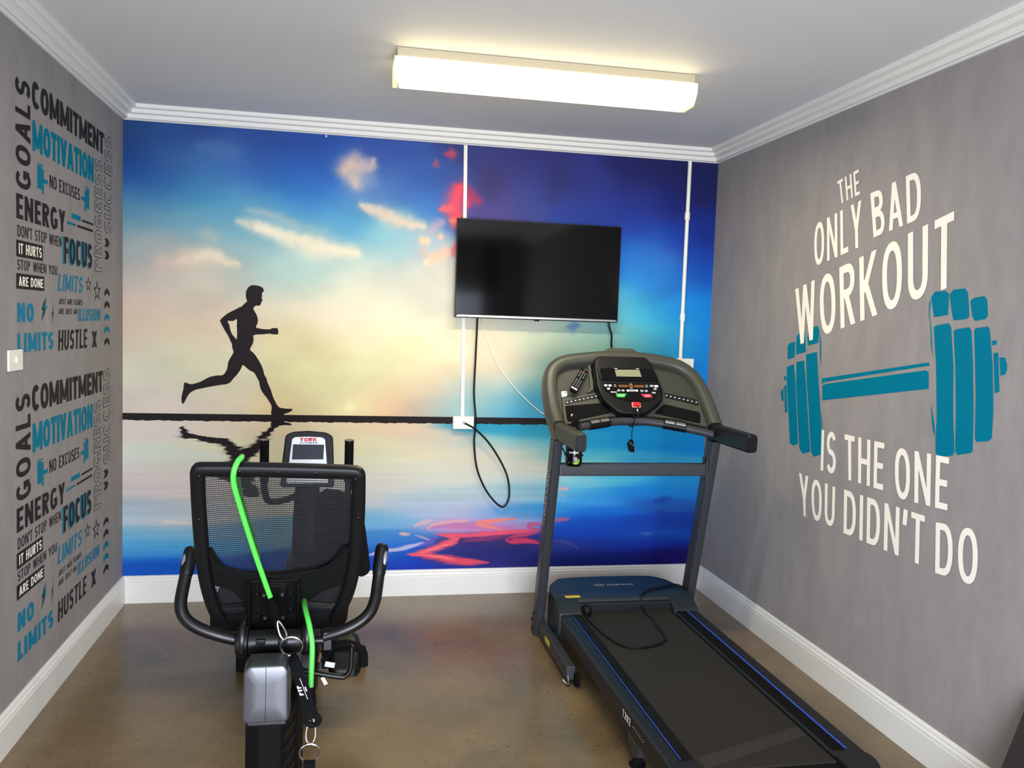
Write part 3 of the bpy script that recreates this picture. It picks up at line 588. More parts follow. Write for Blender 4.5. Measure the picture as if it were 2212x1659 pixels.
# shore line, runner and the runner's broken reflection in the water
mb = MB(); n = 200
for k in range(n):
    a, b = W * k / n, W * (k + 1) / n; j = lambda t: 1.0185 + .0025 * math.sin(t * 61) * math.sin(t * 23 + 1) + .0015 * math.sin(t * 140)
    mb.poly([(a, -.0016, 1.058), (b, -.0016, 1.058), (b, -.0016, j(b)), (a, -.0016, j(a))])
struct(obj('shore_line', mb, M_sil, wall_b), 'dark band along the printed water line')
mb = flat_poly(MB(), smooth_poly(RUNNER, 3), back3(.002), [smooth_poly(RUNHOLE, 3)])
struct(obj('runner_silhouette', mb, M_sil, wall_b), 'dark silhouette of a running man')
# reflection: sample the runner row by row, squash, jitter each row sideways
def spans(poly, z):
    xs = []
    for (x0, z0), (x1, z1) in zip(poly, poly[1:] + poly[:1]):
        if (z0 <= z) != (z1 <= z): xs.append(x0 + (z - z0) / (z1 - z0) * (x1 - x0))
    xs.sort(); return list(zip(xs[::2], xs[1::2]))
RP = smooth_poly(RUNNER, 3); mb = MB(); rnd = random.Random(11); z = 1.062; ph = 0
while z < 1.82:
    dz = .0042; jit = .014 * math.sin(z * 160) + .010 * math.sin(z * 430 + 1)
    amp = min(1, (z - 1.05) * 6)
    for a, b in spans(RP, z):
        ra = a - rnd.random() * .045 * amp * (rnd.random() < .45) + jit * amp * .6 - .012 * amp; rb_ = b + rnd.random() * .045 * amp * (rnd.random() < .4) + jit * amp * .6 - .012 * amp
        y0 = 1.020 - (z - 1.062) * .6; h = dz * .62
        mb.poly([(ra, -.0016, y0 - h / 2), ((a + jit * amp * .6), -.0016, y0), (b + jit * amp * .6, -.0016, y0), (rb_, -.0016, y0 - h / 2), (b + jit * amp * .6, -.0016, y0 - h), (a + jit * amp * .6, -.0016, y0 - h)])
    z += dz
struct(obj('runner_reflection', mb, M_sil, wall_b), 'rippled reflection of the runner in the printed water')

# ------------------------------------------------------------------ left wall lettering (the same block twice, one above the other)
def L3(d): return lambda u, v, o=0: (d + o, u, v)
def rect(y0, y1, z0, z1): return [(y0, z1), (y0, z0), (y1, z1), (y1, z0)]
def vert(y0, y1, z0, z1): return [(y0, z0), (y1, z0), (y0, z1), (y1, z1)]      # reads bottom to top: top of the letters towards y0
def block(dy, dz, where):
    def rc(y0, y1, z0, z1): return rect(y0 + dy, y1 + dy, z0 + dz, z1 + dz)
    def vr(y0, y1, z0, z1): return vert(y0 + dy, y1 + dy, z0 + dz, z1 + dz)
    def put(word, q, m, t=.17, d=.0010, parent=wall_l, lab=None, **k):
        return struct(obj('lettering', text(MB(), word, L3(d), q, t, **k), m, parent), lab or ('%s lettering reading %s, %s' % ({M_dark: 'dark', M_teal: 'teal', M_lteal: 'light teal', M_cream: 'cream'}.get(m, 'outlined'), word, where)))
    def bx(mb, y0, y1, z0, z1, d=.0010): mb.poly([(d, a + dy, b + dz) for a, b in ((y0, z0), (y1, z0), (y1, z1), (y0, z1))]); return mb
    put('GOALS', vr(-1.500, -1.352, 2.052, 2.452), M_dark, .2, slant=.0, gap=.2, widen=1.25)
    put('COMMITMENT', rc(-1.334, -.368, 2.375, 2.478), M_dark, .24, gap=.07, widen=1.15)
    put('MOTIVATION', rc(-1.330, -.538, 2.214, 2.329), M_teal, .24, gap=.05, widen=1.1)
    put('NO EXCUSES', rc(-1.143, -.747, 2.100, 2.153), M_dark, .15)
    for y, s in ((-1.222, 1), (-.665, -1)):
        mb = MB(); f = lambda a, b, z0, z1: bx(mb, min(y + s * a, y + s * b), max(y + s * a, y + s * b), z0, z1)
        f(-.058, -.012, 2.078, 2.168); f(-.008, .012, 2.064, 2.160); f(.012, .06, 2.108, 2.124); f(-.056, .008, 2.171, 2.176)
        struct(obj('dumbbell_icon', mb, M_teal, wall_l), 'teal half dumbbell icon')
    put('ENERGY', rc(-1.497, -.951, 1.938, 2.029), M_dark, .19)
    mb = bx(bx(MB(), -.925, -.804, 1.980, 1.990), -.866, -.737, 2.010, 2.032); struct(obj('bars_icon', mb, M_teal, wall_l), 'teal bars')
    mb = bx(bx(MB(), -.714, -.54, 2.011, 2.021), -.785, -.548, 1.979, 1.990); struct(obj('bars_icon', mb, M_dark, wall_l), 'dark bars')
    put("DON'T STOP WHEN", rc(-1.488, -1.001, 1.872, 1.915), M_dark, .13)
    for y0, y1, z0, z1, s in ((-1.500, -1.225, 1.799, 1.860, 'IT HURTS'), (-1.502, -1.211, 1.681, 1.738, 'ARE DONE')):
        b = struct(obj('text_box', bx(MB(), y0, y1, z0, z1), M_dark, wall_l), 'dark box behind %s' % s)
        put(s, rc(y0 + .022, y1 - .015, z0 + .011, z1 - .011), M_cream, .17, d=.0016)
    put('FOCUS', rc(-.985, -.578, 1.802, 1.921), M_lteal, .2, d=.0009, lab='light teal shadow of the word FOCUS')
    put('FOCUS', rc(-.967, -.564, 1.807, 1.921), M_dark, .2, d=.0014)
    put('STOP WHEN YOU', rc(-1.491, -1.055, 1.751, 1.789), M_dark, .13)
    put('LIMITS', rc(-1.041, -.709, 1.688, 1.760), M_lteal, .15, slant=.14)
    for yc, zc, r in ((-.622, 1.730, .039), (-.480, 1.703, .054)):
        star = lambda s: [(yc + dy + s * r * 1.2 * (1 if k % 2 == 0 else .42) * math.sin(math.pi * k / 5), zc + dz + s * r * (1 if k % 2 == 0 else .42) * math.cos(math.pi * k / 5)) for k in range(10)]
        st = struct(obj('star_icon', flat_poly(MB(), star(1), L3(.001), [star(.66)]), M_dark, wall_l), 'outlined star')
    put('JUST ARE FEARS', rc(-1.037, -.715, 1.632, 1.656), M_dark, .14, slant=.1)
    put('ARE JUST AN', rc(-1.037, -.793, 1.590, 1.614), M_dark, .14, slant=.1)
    put('ILLUSION', rc(-.774, -.429, 1.560, 1.617), M_lteal, .2, slant=.12)
    put('NO', rc(-1.494, -1.327, 1.557, 1.629), M_lteal, .22)
    for yc, zc, sx, sz, m in ((-1.222, 1.606, .045, .05, M_dark), (-1.205, 1.612, .045, .05, M_teal), (-1.114, 1.587, .022, .045, M_dark)):
        p = [(.5, 1), (-.5, -.05), (.0, .05), (-.6, -1), (.6, .25), (.1, .15)]
        struct(obj('bolt_icon', flat_poly(MB(), [(yc + dy + a * sx, zc + dz + b * sz) for a, b in p], L3(.0010 if m is M_dark else .0015)), m, wall_l), 'lightning bolt')
    put('LIMITS', rc(-1.496, -1.104, 1.444, 1.517), M_lteal, .24)
    put('HUSTLE', rc(-1.044, -.643, 1.435, 1.523), M_dark, .18, slant=.06)
    put('X', rc(-.566, -.486, 1.433, 1.510), M_dark, .3, widen=1.3)
    for word, q in (('PROGRESS', vr(-.520, -.395, 1.798, 2.335)), ('SUCCESS', vr(-.358, -.222, 1.998, 2.484))):
        put(word, q, M_darkthin, .24, d=.0010, gap=.1, widen=1.2)
        put(word, q, M_grey, .24, d=.0014, gap=.1, widen=1.2, e=.05, lab='grey fill of the outlined word %s' % word)
    for z, m, dr in ((1.950, M_dark, 1), (1.888, M_dark, 1), (1.703, M_dark, 0), (1.641, M_dark, 0), (1.578, M_teal, 0), (1.516, M_teal, 0), (1.456, M_dark, 0)):
        a, hgt = .046, .021
        p = [(-a, -hgt), (0, -.004), (a, -hgt), (a, .004), (0, hgt), (-a, .004)]
        if dr: p = [(-a, -hgt), (a * .3, -hgt), (a, 0), (a * .3, hgt), (-a, hgt), (-a * .3, 0)]
        struct(obj('chevron_icon', flat_poly(MB(), [(-.309 + dy + u, z + dz + v) for u, v in p], L3(.001)), m, wall_l), 'chevron mark')
block(0, 0, 'upper block')
block(-.018, -1.166, 'lower block')

# ------------------------------------------------------------------ right wall lettering with the dumbbell drawing
def R3(d): return lambda u, v, o=0: (W - d - o, u, v)
mb = MB()
for p in DUMBBELL: flat_poly(mb, p, R3(.0010))
struct(obj('dumbbell_drawing', mb, M_teal, wall_r), 'large teal drawing of a dumbbell')
for word, q in RIGHTTEXT:
    struct(obj('lettering', text(MB(), word, R3(.0018), [q[0], q[1], q[2], q[3]], .132, gap=.15), M_cream, wall_r), 'cream lettering reading ' + word)

# ------------------------------------------------------------------ ceiling light
lt = thing('ceiling_light', 'lit white fluorescent batten light on the ceiling', 'light', (2.0, -1.34, H))
obj('base', MB().box((2.0, -1.34, H - .019), (1.262, .174, .036), .003), mat('cream_enamel', (186, 174, 146), .5), lt)
sec = lambda x, s=1: [(x, -1.34 + a * s, H - .037 - b) for a, b in ((-.085, 0), (-.09, .006), (-.09, .042), (-.062, .083), (-.05, .09), (.05, .09), (.062, .083), (.09, .042), (.09, .006), (.085, 0))]
obj('diffuser', MB().loft([sec(1.385), sec(2.625)]), M_lens, lt)
for s in (-1, 1):
    x0 = 2.0 + s * .623
    obj('end_cap', MB().loft([sec(x0, 1.03), sec(x0 + s * .018, 1.03)]), M_tube, lt, label='glowing translucent end cap')

tl = bpy.data.lights.new('tube_light', 'AREA'); tl.shape = 'RECTANGLE'; tl.size = 1.22; tl.size_y = .09; tl.energy = 9; tl.color = (1, .90, .68)
tlo = bpy.data.objects.new('tube_light', tl); COL.objects.link(tlo); tlo.location = (2.005, -1.34, H - .1285)

# ------------------------------------------------------------------ television
tv = thing('television', 'black wall-mounted flat screen television, switched off', 'television', (2.278, -.02, 1.92))
x0, x1, z0, z1, yf = 1.793, 2.763, 1.640, 2.202, -.095
obj('housing', MB().box(((x0 + x1) / 2, yf + .017, (z0 + z1) / 2), (x1 - x0, .03, z1 - z0), .003).box(((x0 + x1) / 2, yf + .045, 1.86), (.7, .03, .36), .01), M_blackpl, tv)
obj('screen', MB().box(((x0 + x1) / 2, yf - .0005, (z0 + z1) / 2 + .008), (x1 - x0 - .006, .004, z1 - z0 - .026), .001), M_blackgloss, tv)
obj('bottom_trim', MB().prism([(x0 + .004, z0 + .005), (x1 - .004, z0 + .005), (x1 - .016, z0 + .017), (x0 + .016, z0 + .017)], ((0, yf, 0), (1, 0, 0), (0, 0, 1), (0, -1, 0)), -.004, .006, .002), M_steel, tv, label='brushed metal strip')
obj('wall_bracket', MB().box((2.278, -.022, 1.9), (.4, .04, .22), .004), M_blackpl, tv)
obj('sensor', MB().box((2.27, yf - .002, z0 - .003), (.03, .012, .008), .002), M_blackgloss, tv)
# ------------------------------------------------------------------ cables, trunking, outlets
c = obj('cable_trunking', MB().prism([(1.8275, 2.625), (1.8555, 1.06), (1.8765, 1.06), (1.8485, 2.625)], ((0, 0, 0), (1, 0, 0), (0, 0, 1), (0, -1, 0)), 0, .013, .002), M_whitepl)
tag(c, 'slim white cable trunking running from the cornice behind the television down to the blank plate', 'trunking')
mb = MB().tube([(3.201, -.014, 2.63), (3.199, -.014, 1.43)], .012, 12)
for z in (2.299, 1.69): mb.tube([(3.2, -.014, z - .022), (3.2, -.014, z + .022)], .0165, 12)
tag(obj('conduit_pipe', mb, M_whitepl), 'round white conduit pipe with two joints near the right corner', 'pipe')
pl = thing('outlet_plate', 'cream blank wall plate on the dark band with a black cable coming out', 'outlet', (1.87, 0, 1.028))
obj('mounting_block', MB().box((1.87, -.018, 1.028), (.124, .032, .076), .003), M_whitepl, pl)
obj('cover', MB().prism(round_poly([(-.06, -.036), (.06, -.036), (.06, .036), (-.06, .036)], .006), ((1.87, -.034, 1.028), (1, 0, 0), (0, 0, 1), (0, -1, 0)), 0, .006, .004), M_whitepl, pl)
obj('cable_gland', MB().lathe([(.009, 0), (.009, .005), (.006, .008)], (1.873, -.040, 1.028), (0, -1, 0), 16), M_silver, pl)
pr = thing('power_socket', 'white wall socket under the round pipe, mostly hidden behind the treadmill', 'outlet', (3.222, 0, 1.40))
obj('socket_plate', MB().box((3.222, -.015, 1.40), (.12, .03, .076), .004), M_whitepl, pr)
obj('switch_rocker', MB().box((3.245, -.032, 1.418), (.014, .006, .022), .002), M_whitepl, pr)
obj('switch_rocker', MB().box((3.2, -.032, 1.418), (.014, .006, .022), .002), M_whitepl, pr)
sw = thing('light_switch', 'cream light switch on the left wall beside the lettering', 'switch', (0, -1.531, 1.419))
obj('switch_plate', MB().box((.005, -1.531, 1.419), (.009, .133, .078), .004), M_whitepl, sw)
obj('rocker', MB().box((.011, -1.531, 1.421), (.008, .012, .022), .002), M_whitepl, sw)
hk = obj('screw_hook', MB().ball((1.058, -.012, 2.617), (.012, .012, .012)).tube([(1.058, 0.002, 2.617), (1.058, -.012, 2.617)], .003, 8), M_whitepl)
tag(hk, 'tiny white screw hook under the cornice on the mural', 'hook')
cb = thing('power_cable', 'black cable from under the television looping down to the cream blank plate', 'cable', (1.93, -.04, 1.64))
obj('cord', MB().tube([(1.931, -.05, 1.66), (1.931, -.04, 1.552), (1.928, -.04, 1.391), (1.926, -.038, 1.202), (1.9385, -.044, 1.066), (1.938, -.042, .98), (1.936, -.04, .902), (1.956, -.035, .765), (2.001, -.03, .655), (2.059, -.03, .572), (2.116, -.03, .527), (2.149, -.03, .558), (2.157, -.03, .627), (2.137, -.03, .724), (2.078, -.036, .834), (2.006, -.052, .93), (1.935, -.06, .995), (1.896, -.062, 1.018), (1.876, -.053, 1.027)], .0056, 10, sm=6), M_blackpl, cb)
cb2 = obj('black_cable', MB().tube([(2.719, -.05, 1.66), (2.729, -.05, 1.61), (2.745, -.045, 1.564), (2.754, -.03, 1.489), (2.80, -.02, 1.43), (2.95, -.015, 1.40), (3.165, -.02, 1.40)], .0055, 10, sm=6), M_blackpl)
tag(cb2, 'short black cable hanging from the right end of the television down behind the treadmill console', 'cable')
cb3 = obj('thin_white_cable', MB().tube([(1.957, -.045, 1.655), (1.965, -.012, 1.607), (1.996, -.006, 1.513), (2.049, -.006, 1.406), (2.087, -.006, 1.339), (2.165, -.006, 1.245), (2.252, -.006, 1.161), (2.31, -.006, 1.113), (2.359, -.006, 1.083), (2.46, -.006, 1.075), (2.7, -.008, 1.15), (3.0, -.012, 1.30), (3.165, -.016, 1.385)], .003, 8, sm=6), M_whitepl)
tag(cb3, 'thin white cable curving from the television down to behind the treadmill', 'cable')

# ------------------------------------------------------------------ treadmill
XC = 2.60
tm = thing('treadmill', 'dark grey treadmill with blue striped side rails beside the right wall', 'treadmill', (XC, -1.5, 0))
def pz(z): return -.68 - .26 * z                       # post centre line in y
for x, nm in ((2.201, 0), (3.012, 1)):
    mb = MB(); w, d = .0235, .045
    sec = lambda z: [(x + u, pz(z) + v, z) for u, v in round_poly([(-w, -d), (w, -d), (w, d), (-w, d)], .014, 3)]
    mb.loft([sec(z) for z in (.004, .02, .5, 1.06)])
    po = obj('upright', mb, M_gunmetal, tm)
    if nm == 0:
        fx = x - w - .0008
        f = lambda v, z: (fx, pz(z) + v, z)
        t = MB(); text(t, 'HORIZON', lambda a, b, o=0: f(a, b), [(.020, .615), (-.020, .615), (.020, .905), (-.020, .905)], .24, gap=.16, widen=1.2)
        obj('lettering', t, M_greyprint, po, label='grey lettering HORIZON up the left upright')
    for dz in (.03, .075, .12): 
        mb = MB().lathe([(.008, 0), (.008, .004), (.005, .008)], (x - w - .0005 if nm == 0 else x + w, pz(dz) + (.0 if dz != .075 else .028), dz), (-1 if nm == 0 else 1, 0, 0), 10)
        obj('bolt', mb, M_blackpl, po)
# crossbar
cb_ = obj('crossbar', MB().box((XC + .005, -.928, .912), (.765, .045, .062), .008), M_gunmetal, tm)
obj('bracket', MB().box((2.985, -.93, .912), (.006, .06, .12), .002), M_gunmetal, cb_)
for dz in (-.05, .05): obj('bolt', MB().lathe([(.007, 0), (.007, .004), (.004, .006)], (2.979, -.945, .912 + dz), (-1, 0, 0), 10), M_blackpl, cb_)
# base frame with wheels
for x, s in ((2.213, 1), (2.99, -1)):
    fb = obj('base_rail', MB().box((x, -1.02, .055), (.042, .62, .062), .004), M_gunmetal, tm)
    wl = obj('wheel', MB().lathe([(.02, 0), (.028, .003), (.03, .006), (.03, .018), (.028, .021), (.02, .024)], (x + .0 * s + .012, -1.345, .0305), (1, 0, 0), 24), M_rubber, fb)
    obj('wheel_hook', MB().tube([(x - .012, -1.33, .045), (x - .014, -1.35, .022), (x - .02, -1.335, .009), (x - .026, -1.30, .012)], .005, 8, sm=4), M_chrome, fb, label='chrome hook')
    if s == 1: obj('warning_label', MB().box((x - .0215, -.95, .058), (.001, .09, .026)), M_yellow, fb)
obj('front_crossmember', MB().box((XC, -.74, .04), (.75, .05, .05), .006), M_gunmetal, tm)
# deck
obj('deck', MB().box((XC, -1.66, .145), (.66, 1.62, .055), .004), M_deck, tm)
bl = obj('belt', MB().box((XC - .005, -1.66, .181), (.478, 1.56, .018), .004), mat('belt', (35, 31, 25), .75, spec=.3, bump=.5, bscale=900, var=.16, vscale=3), tm)
obj('belt_reflection', MB().poly([(2.37, -2.43, .1905), (2.37, -2.36, .1905), (2.825, -2.19, .1905), (2.825, -2.26, .1905)]), mat('belt_reflection', (46, 42, 36), .7, spec=.3), bl)  # reflection on the belt, painted as a slightly lighter diagonal band
for s in (-1, 1):
    xo, xi = (2.245, 2.352) if s < 0 else (2.962, 2.838)
    a, b = min(xo, xi), max(xo, xi)
    pr_ = round_poly([(a, .118), (b, .135), (b, .2), (a, .2)] if s < 0 else [(a, .135), (b, .118), (b, .2), (a, .2)], .012, 3)
    rl = obj('side_rail', MB().prism(pr_, ((0, 0, 0), (1, 0, 0), (0, 0, 1), (0, -1, 0)), .93, 2.42, .004), M_deck, tm)
    mb = MB()
    for k in range(6): mb.box((xi + s * (.012 + k * .0085), -1.68, .2005), (.0035, 1.42, .004), .001)
    obj('tread_ribs', mb, M_rubber, rl)
    obj('blue_stripe', MB().box((xi + s * .065 if s > 0 else 2.300, -1.66, .2003), (.006, 1.44, .002)), M_blue, rl, label='blue stripe')
    obj('rear_cap', MB().prism(round_poly([(a - .004, -2.41), (b + .002, -2.41), (b + .002, -2.53), (a + .02, -2.53), (a - .004, -2.47)] if s < 0 else [(a - .002, -2.41), (b + .004, -2.41), (b + .004, -2.47), (b - .02, -2.53), (a - .002, -2.53)], .02), ((0, 0, 0), (1, 0, 0), (0, 1, 0), (0, 0, 1)), .1, .204, .012), M_deck, rl)
    lg = obj('rear_leg', MB().prism([(-1.93, .125), (-2.10, .125), (-2.09, .055), (-2.04, .03), (-1.99, .06)], ((2.28 if s < 0 else 2.92, 0, 0), (0, 1, 0), (0, 0, 1), (1, 0, 0)), -.018, .018, .003, both=True), M_gunmetal, tm)
    obj('foot', MB().lathe([(.03, 0), (.032, .006), (.02, .014), (.012, .06)], (2.28 if s < 0 else 2.92, -2.04, 0), (0, 0, 1), 18), M_rubber, lg)
    if s < 0:
        t = MB(); text(t, 'T202', lambda u, v, o=0: (2.2443 - o, u, v), [(-1.955, .181), (-1.955, .152), (-2.045, .181), (-2.045, .152)], .2, gap=.14)
        obj('lettering', t, M_print, rl, label='white model lettering on the left rail side')
        d = MB()
        for k in range(7): d.box((2.2445, -2.075 - k * .018, .165), (.001, .004, .004))
        obj('dot_marks', d, M_greyprint, rl)
obj('rear_roller', MB().tube([(2.36, -2.455, .155), (2.83, -2.455, .155)], .032, 16), M_rubber, tm)
# motor hood
pl_ = [(2.335, -.545), (2.43, -.53), (2.60, -.522), (2.77, -.525), (2.87, -.535), (2.935, -.60), (2.975, -.74), (2.965, -.90), (2.83, -.90), (2.355, -.90), (2.25, -.90), (2.232, -.78), (2.27, -.64)]
hd = obj('motor_hood', MB().prism(round_poly(pl_, .02), ((0, 0, 0), (1, 0, 0), (0, 1, 0), (0, 0, 1)), .07, .25, .016, 3), M_hood, tm)
obj('hood_fascia', MB().box((2.60, -.905, .205), (.5, .03, .055), .006), M_deck, hd)
for s in (-1, 1):
    a, b = (2.24, 2.356) if s < 0 else (2.836, 2.966)
    obj('corner_cap', MB().prism([(-.82, .252), (-.90, .252), (-.985, .208), (-.995, .125), (-.82, .125)], ((a, 0, 0), (0, 1, 0), (0, 0, 1), (1, 0, 0)), 0, b - a, .006, both=True), M_hood, hd)
mb = MB()
for k in range(2): pass
rg = [(2.529 + .030 * math.cos(2 * math.pi * k / 28), -.690 + .016 * math.sin(2 * math.pi * k / 28)) for k in range(28)]
ri = [(2.529 + .022 * math.cos(2 * math.pi * k / 28), -.690 + .0105 * math.sin(2 * math.pi * k / 28)) for k in range(28)]
flat_poly(mb, rg, lambda u, v: (u, v, .2508), [ri])
for q in (-.0085, .0085): flat_poly(mb, [(2.529 + q - .003, -.6995), (2.529 + q + .003, -.6995), (2.529 + q + .003, -.6805), (2.529 + q - .003, -.6805)], lambda u, v: (u, v, .2508))
flat_poly(mb, [(2.521, -.692), (2.537, -.692), (2.537, -.688), (2.521, -.688)], lambda u, v: (u, v, .2509))
text(mb, 'HORIZON', lambda u, v, o=0: (u, v, .2508 + o), [(2.572, -.678), (2.572, -.703), (2.715, -.678), (2.715, -.703)], .24, gap=.2, widen=1.4)
obj('lettering', mb, M_greyprint, hd, label='grey round emblem and lettering HORIZON on the hood')
obj('warning_label', MB().box((2.335, -.868, .2530), (.076, .034, .0016)), M_yellow, hd, label='yellow warning label')
mb = MB().box((2.335, -.855, .2540), (.076, .007, .0006)); obj('label_print', mb, M_redprint, hd)
# console
CO = Vector((2.64, -.95, 1.14)); CT = Vector((0, .53, .848)); CN = Vector((0, -.848, .53))
CF = (CO, (1, 0, 0), CT, CN)
def cp(u, v, d=0): return CO + Vector((u, 0, 0)) + CT * v + CN * d
hs = obj('console_housing', MB().tube([cp(u, v, -.045) for u, v in ((-.418, -.075), (-.425, -.02), (-.446, .10), (-.447, .225), (-.425, .305), (-.365, .352), (-.25, .374), (-.12, .388), (.02, .386), (.15, .372), (.25, .345), (.315, .29), (.352, .21), (.378, .10), (.392, .01), (.395, -.045))], .037, 20, sm=5, flat=(1.5, 1.0), up=CN, sq=.75)
         .prism(round_poly([(-.165, .40), (-.128, .434), (.008, .435), (.045, .40), (0, .37), (-.12, .37)], .012), CF, -.095, .002, .012), M_olive, tm)
inner = [(-.43, -.005), (-.43, .10), (-.44, .225), (-.415, .30), (-.36, .345), (-.24, .367), (-.1, .38), (.02, .378), (.15, .364), (.25, .33), (.30, .28), (.34, .2), (.36, .1), (.37, -.01), (.318, .006), (.2, .038), (.071, .058), (-.043, .062), (-.146, .054), (-.26, .033), (-.379, .006)]
bp_ = obj('console_panel', MB().prism(inner, CF, -.095, -.035, .004), M_olive2, tm)
obj('lower_panel', MB().prism(round_poly([(-.395, .004), (-.395, .148), (-.205, .187), (.14, .20), (.33, .158), (.345, .0), (.318, .004), (.2, .036), (.071, .055), (-.043, .06), (-.146, .052), (-.26, .031), (-.379, .004)], .008), CF, -.06, -.02, .005), M_olive, bp_)
mb = MB().tube([cp(u, v, -.034) for u, v in ((.09, .347), (.177, .322), (.235, .283), (.258, .234), (.258, .158))], .003, 8, sm=5)
obj('tray_edge', mb, M_olive, bp_)
obj('tray_divider', MB().prism([(-.238, .355), (-.228, .355), (-.222, .24), (-.225, .20), (-.25, .182), (-.262, .18), (-.24, .21)], CF, -.04, -.018, .003), M_olive, bp_)
for nm, q, qi in (('key_strip', [(-.382, .132), (-.209, .176), (-.207, .152), (-.381, .112)], 8), ('key_strip', [(.143, .190), (.321, .153), (.323, .116), (.146, .159)], 8)):
    o = obj(nm, MB().prism(round_poly(q, .004), CF, -.025, -.0185, .001), M_deck, bp_)
    mb = MB()
    for k in range(qi):
        t = (k + .5) / qi; a = Vector(q[0]).lerp(Vector(q[1]), t); b = Vector(q[3]).lerp(Vector(q[2]), t); m_ = a.lerp(b, .5)
        mb.prism([(m_.x - .004, m_.y - .0022), (m_.x + .004, m_.y - .0022), (m_.x + .004, m_.y + .0022), (m_.x - .004, m_.y + .0022)], CF, -.0185, -.0178)
    obj('key_marks', mb, M_print, o)
for q in ([(-.385, .105), (-.19, .124), (-.142, .072), (-.38, .018)], [(.134, .124), (.322, .079), (.312, .016), (.072, .071)]):
    obj('rubber_tray', MB().prism(round_poly(q, .014), CF, -.03, -.0165, .003), M_rubber, bp_)
cn = obj('console', MB().prism(round_poly([(-.222, .30), (-.215, .352), (-.19, .371), (.06, .372), (.082, .345), (.114, .232), (.128, .17), (.114, .118), (.023, .05), (-.055, .041), (-.126, .05), (-.199, .12), (-.220, .18)], .022), CF, -.06, .026, .014, 3), M_blackpl, tm)
obj('display_hood', MB().prism(round_poly([(-.212, .29), (-.205, .346), (-.19, .361), (.05, .361), (.066, .345), (.106, .236), (.10, .229), (-.188, .225), (-.2, .232)], .012), CF, .02, .034, .006), M_blackpl, cn)
obj('display_bezel', MB().prism(round_poly([(-.200, .292), (.085, .297), (.106, .237), (-.192, .231)], .008), CF, .03, .0375, .002), M_blackgloss, cn)
obj('lcd_display', MB().prism([(-.121, .284), (.009, .287), (.015, .247), (-.117, .246)], CF, .03, .0385), M_lcd, cn, label='grey green display')
obj('control_face', MB().prism(round_poly([(-.192, .214), (.112, .216), (.117, .165), (.053, .119), (-.052, .104), (-.138, .130), (-.186, .171)], .01), CF, .02, .0275, .001), M_blackgloss, cn)
for q in ([(-.111, .204), (-.061, .204), (-.060, .191), (-.109, .191)], [(-.056, .204), (-.032, .204), (-.032, .191), (-.055, .191)], [(-.027, .205), (.023, .205), (.023, .191), (-.027, .191)]):
    obj('readout', MB().prism(q, CF, .026, .0283), M_amber, cn)
o = obj('start_button', MB().prism(round_poly([(-.130, .154), (-.073, .154), (-.088, .134), (-.126, .134)], .003), CF, .026, .0295, .001), M_greenbtn, cn, label='green start button')
text(mb := MB(), 'START', lambda u, v, o=0: cp(u, v, .0298 + o), [(-.118, .147), (-.118, .141), (-.09, .147), (-.09, .141)], .2); obj('lettering', mb, M_print, o)
o = obj('stop_button', MB().prism(round_poly([(.0, .154), (.055, .154), (.057, .135), (.018, .135)], .003), CF, .026, .0295, .001), M_redbtn, cn, label='red stop button')
text(mb := MB(), 'STOP', lambda u, v, o=0: cp(u, v, .0298 + o), [(.022, .147), (.022, .141), (.045, .147), (.045, .141)], .2); obj('lettering', mb, M_print, o)
mb = MB()
for k in range(2):
    for j in range(4): mb.prism([(-.05 + k * .02, .131 + j * .0055), (-.034 + k * .02, .131 + j * .0055), (-.034 + k * .02, .134 + j * .0055), (-.05 + k * .02, .134 + j * .0055)], CF, .026, .0285)
obj('fan_vent', mb, M_rubber, cn)
for u, v, m, w in ((-.176, .199, M_print, .009), (-.154, .199, M_print, .009), (-.164, .181, M_print, .008), (-.112, .172, M_greyprint, .009), (-.090, .172, M_greyprint, .009), (-.064, .172, M_print, .008), (-.041, .173, M_greyprint, .015), (-.018, .173, M_print, .008), (.009, .172, M_greyprint, .009), (.032, .172, M_greyprint, .009), (.065, .201, M_greyprint, .010), (.089, .200, M_print, .010), (.081, .184, M_greyprint, .009)):
    p = [(u + w * math.cos(a), v + min(w, .0085) * .75 * math.sin(a)) for a in [2 * math.pi * k / 14 for k in range(14)]] if w < .0095 else round_poly([(u - w, v - .006), (u + w, v - .006), (u + w, v + .006), (u - w, v + .006)], .003)
    obj('button', MB().prism(p, CF, .026, .0292, .001), m, cn)
for wd_, q in (('HORIZON', [(-.155, .1655), (-.155, .1595), (-.124, .1655), (-.124, .1595)]), ('T202', [(.060, .167), (.060, .159), (.080, .167), (.080, .159)])):
    obj('lettering', text(MB(), wd_, lambda u, v, o=0: cp(u, v, .0280 + o), q, .2), M_print, cn)
for u, v, w in ((-.128, .204, .01), (-.128, .195, .014), (.038, .204, .014), (.038, .195, .016), (-.044, .209, .016), (-.044, .187, .012)): obj('panel_print', MB().prism([(u - w / 2, v - .001), (u + w / 2, v - .001), (u + w / 2, v + .001), (u - w / 2, v + .001)], CF, .0275, .0281), M_print, cn)
for u, v in ((-.114, .291), (.0, .293)): obj('panel_print', MB().prism([(u - .008, v - .0012), (u + .008, v - .0012), (u + .008, v + .0012), (u - .008, v + .0012)], CF, .037, .0379), M_print, cn)
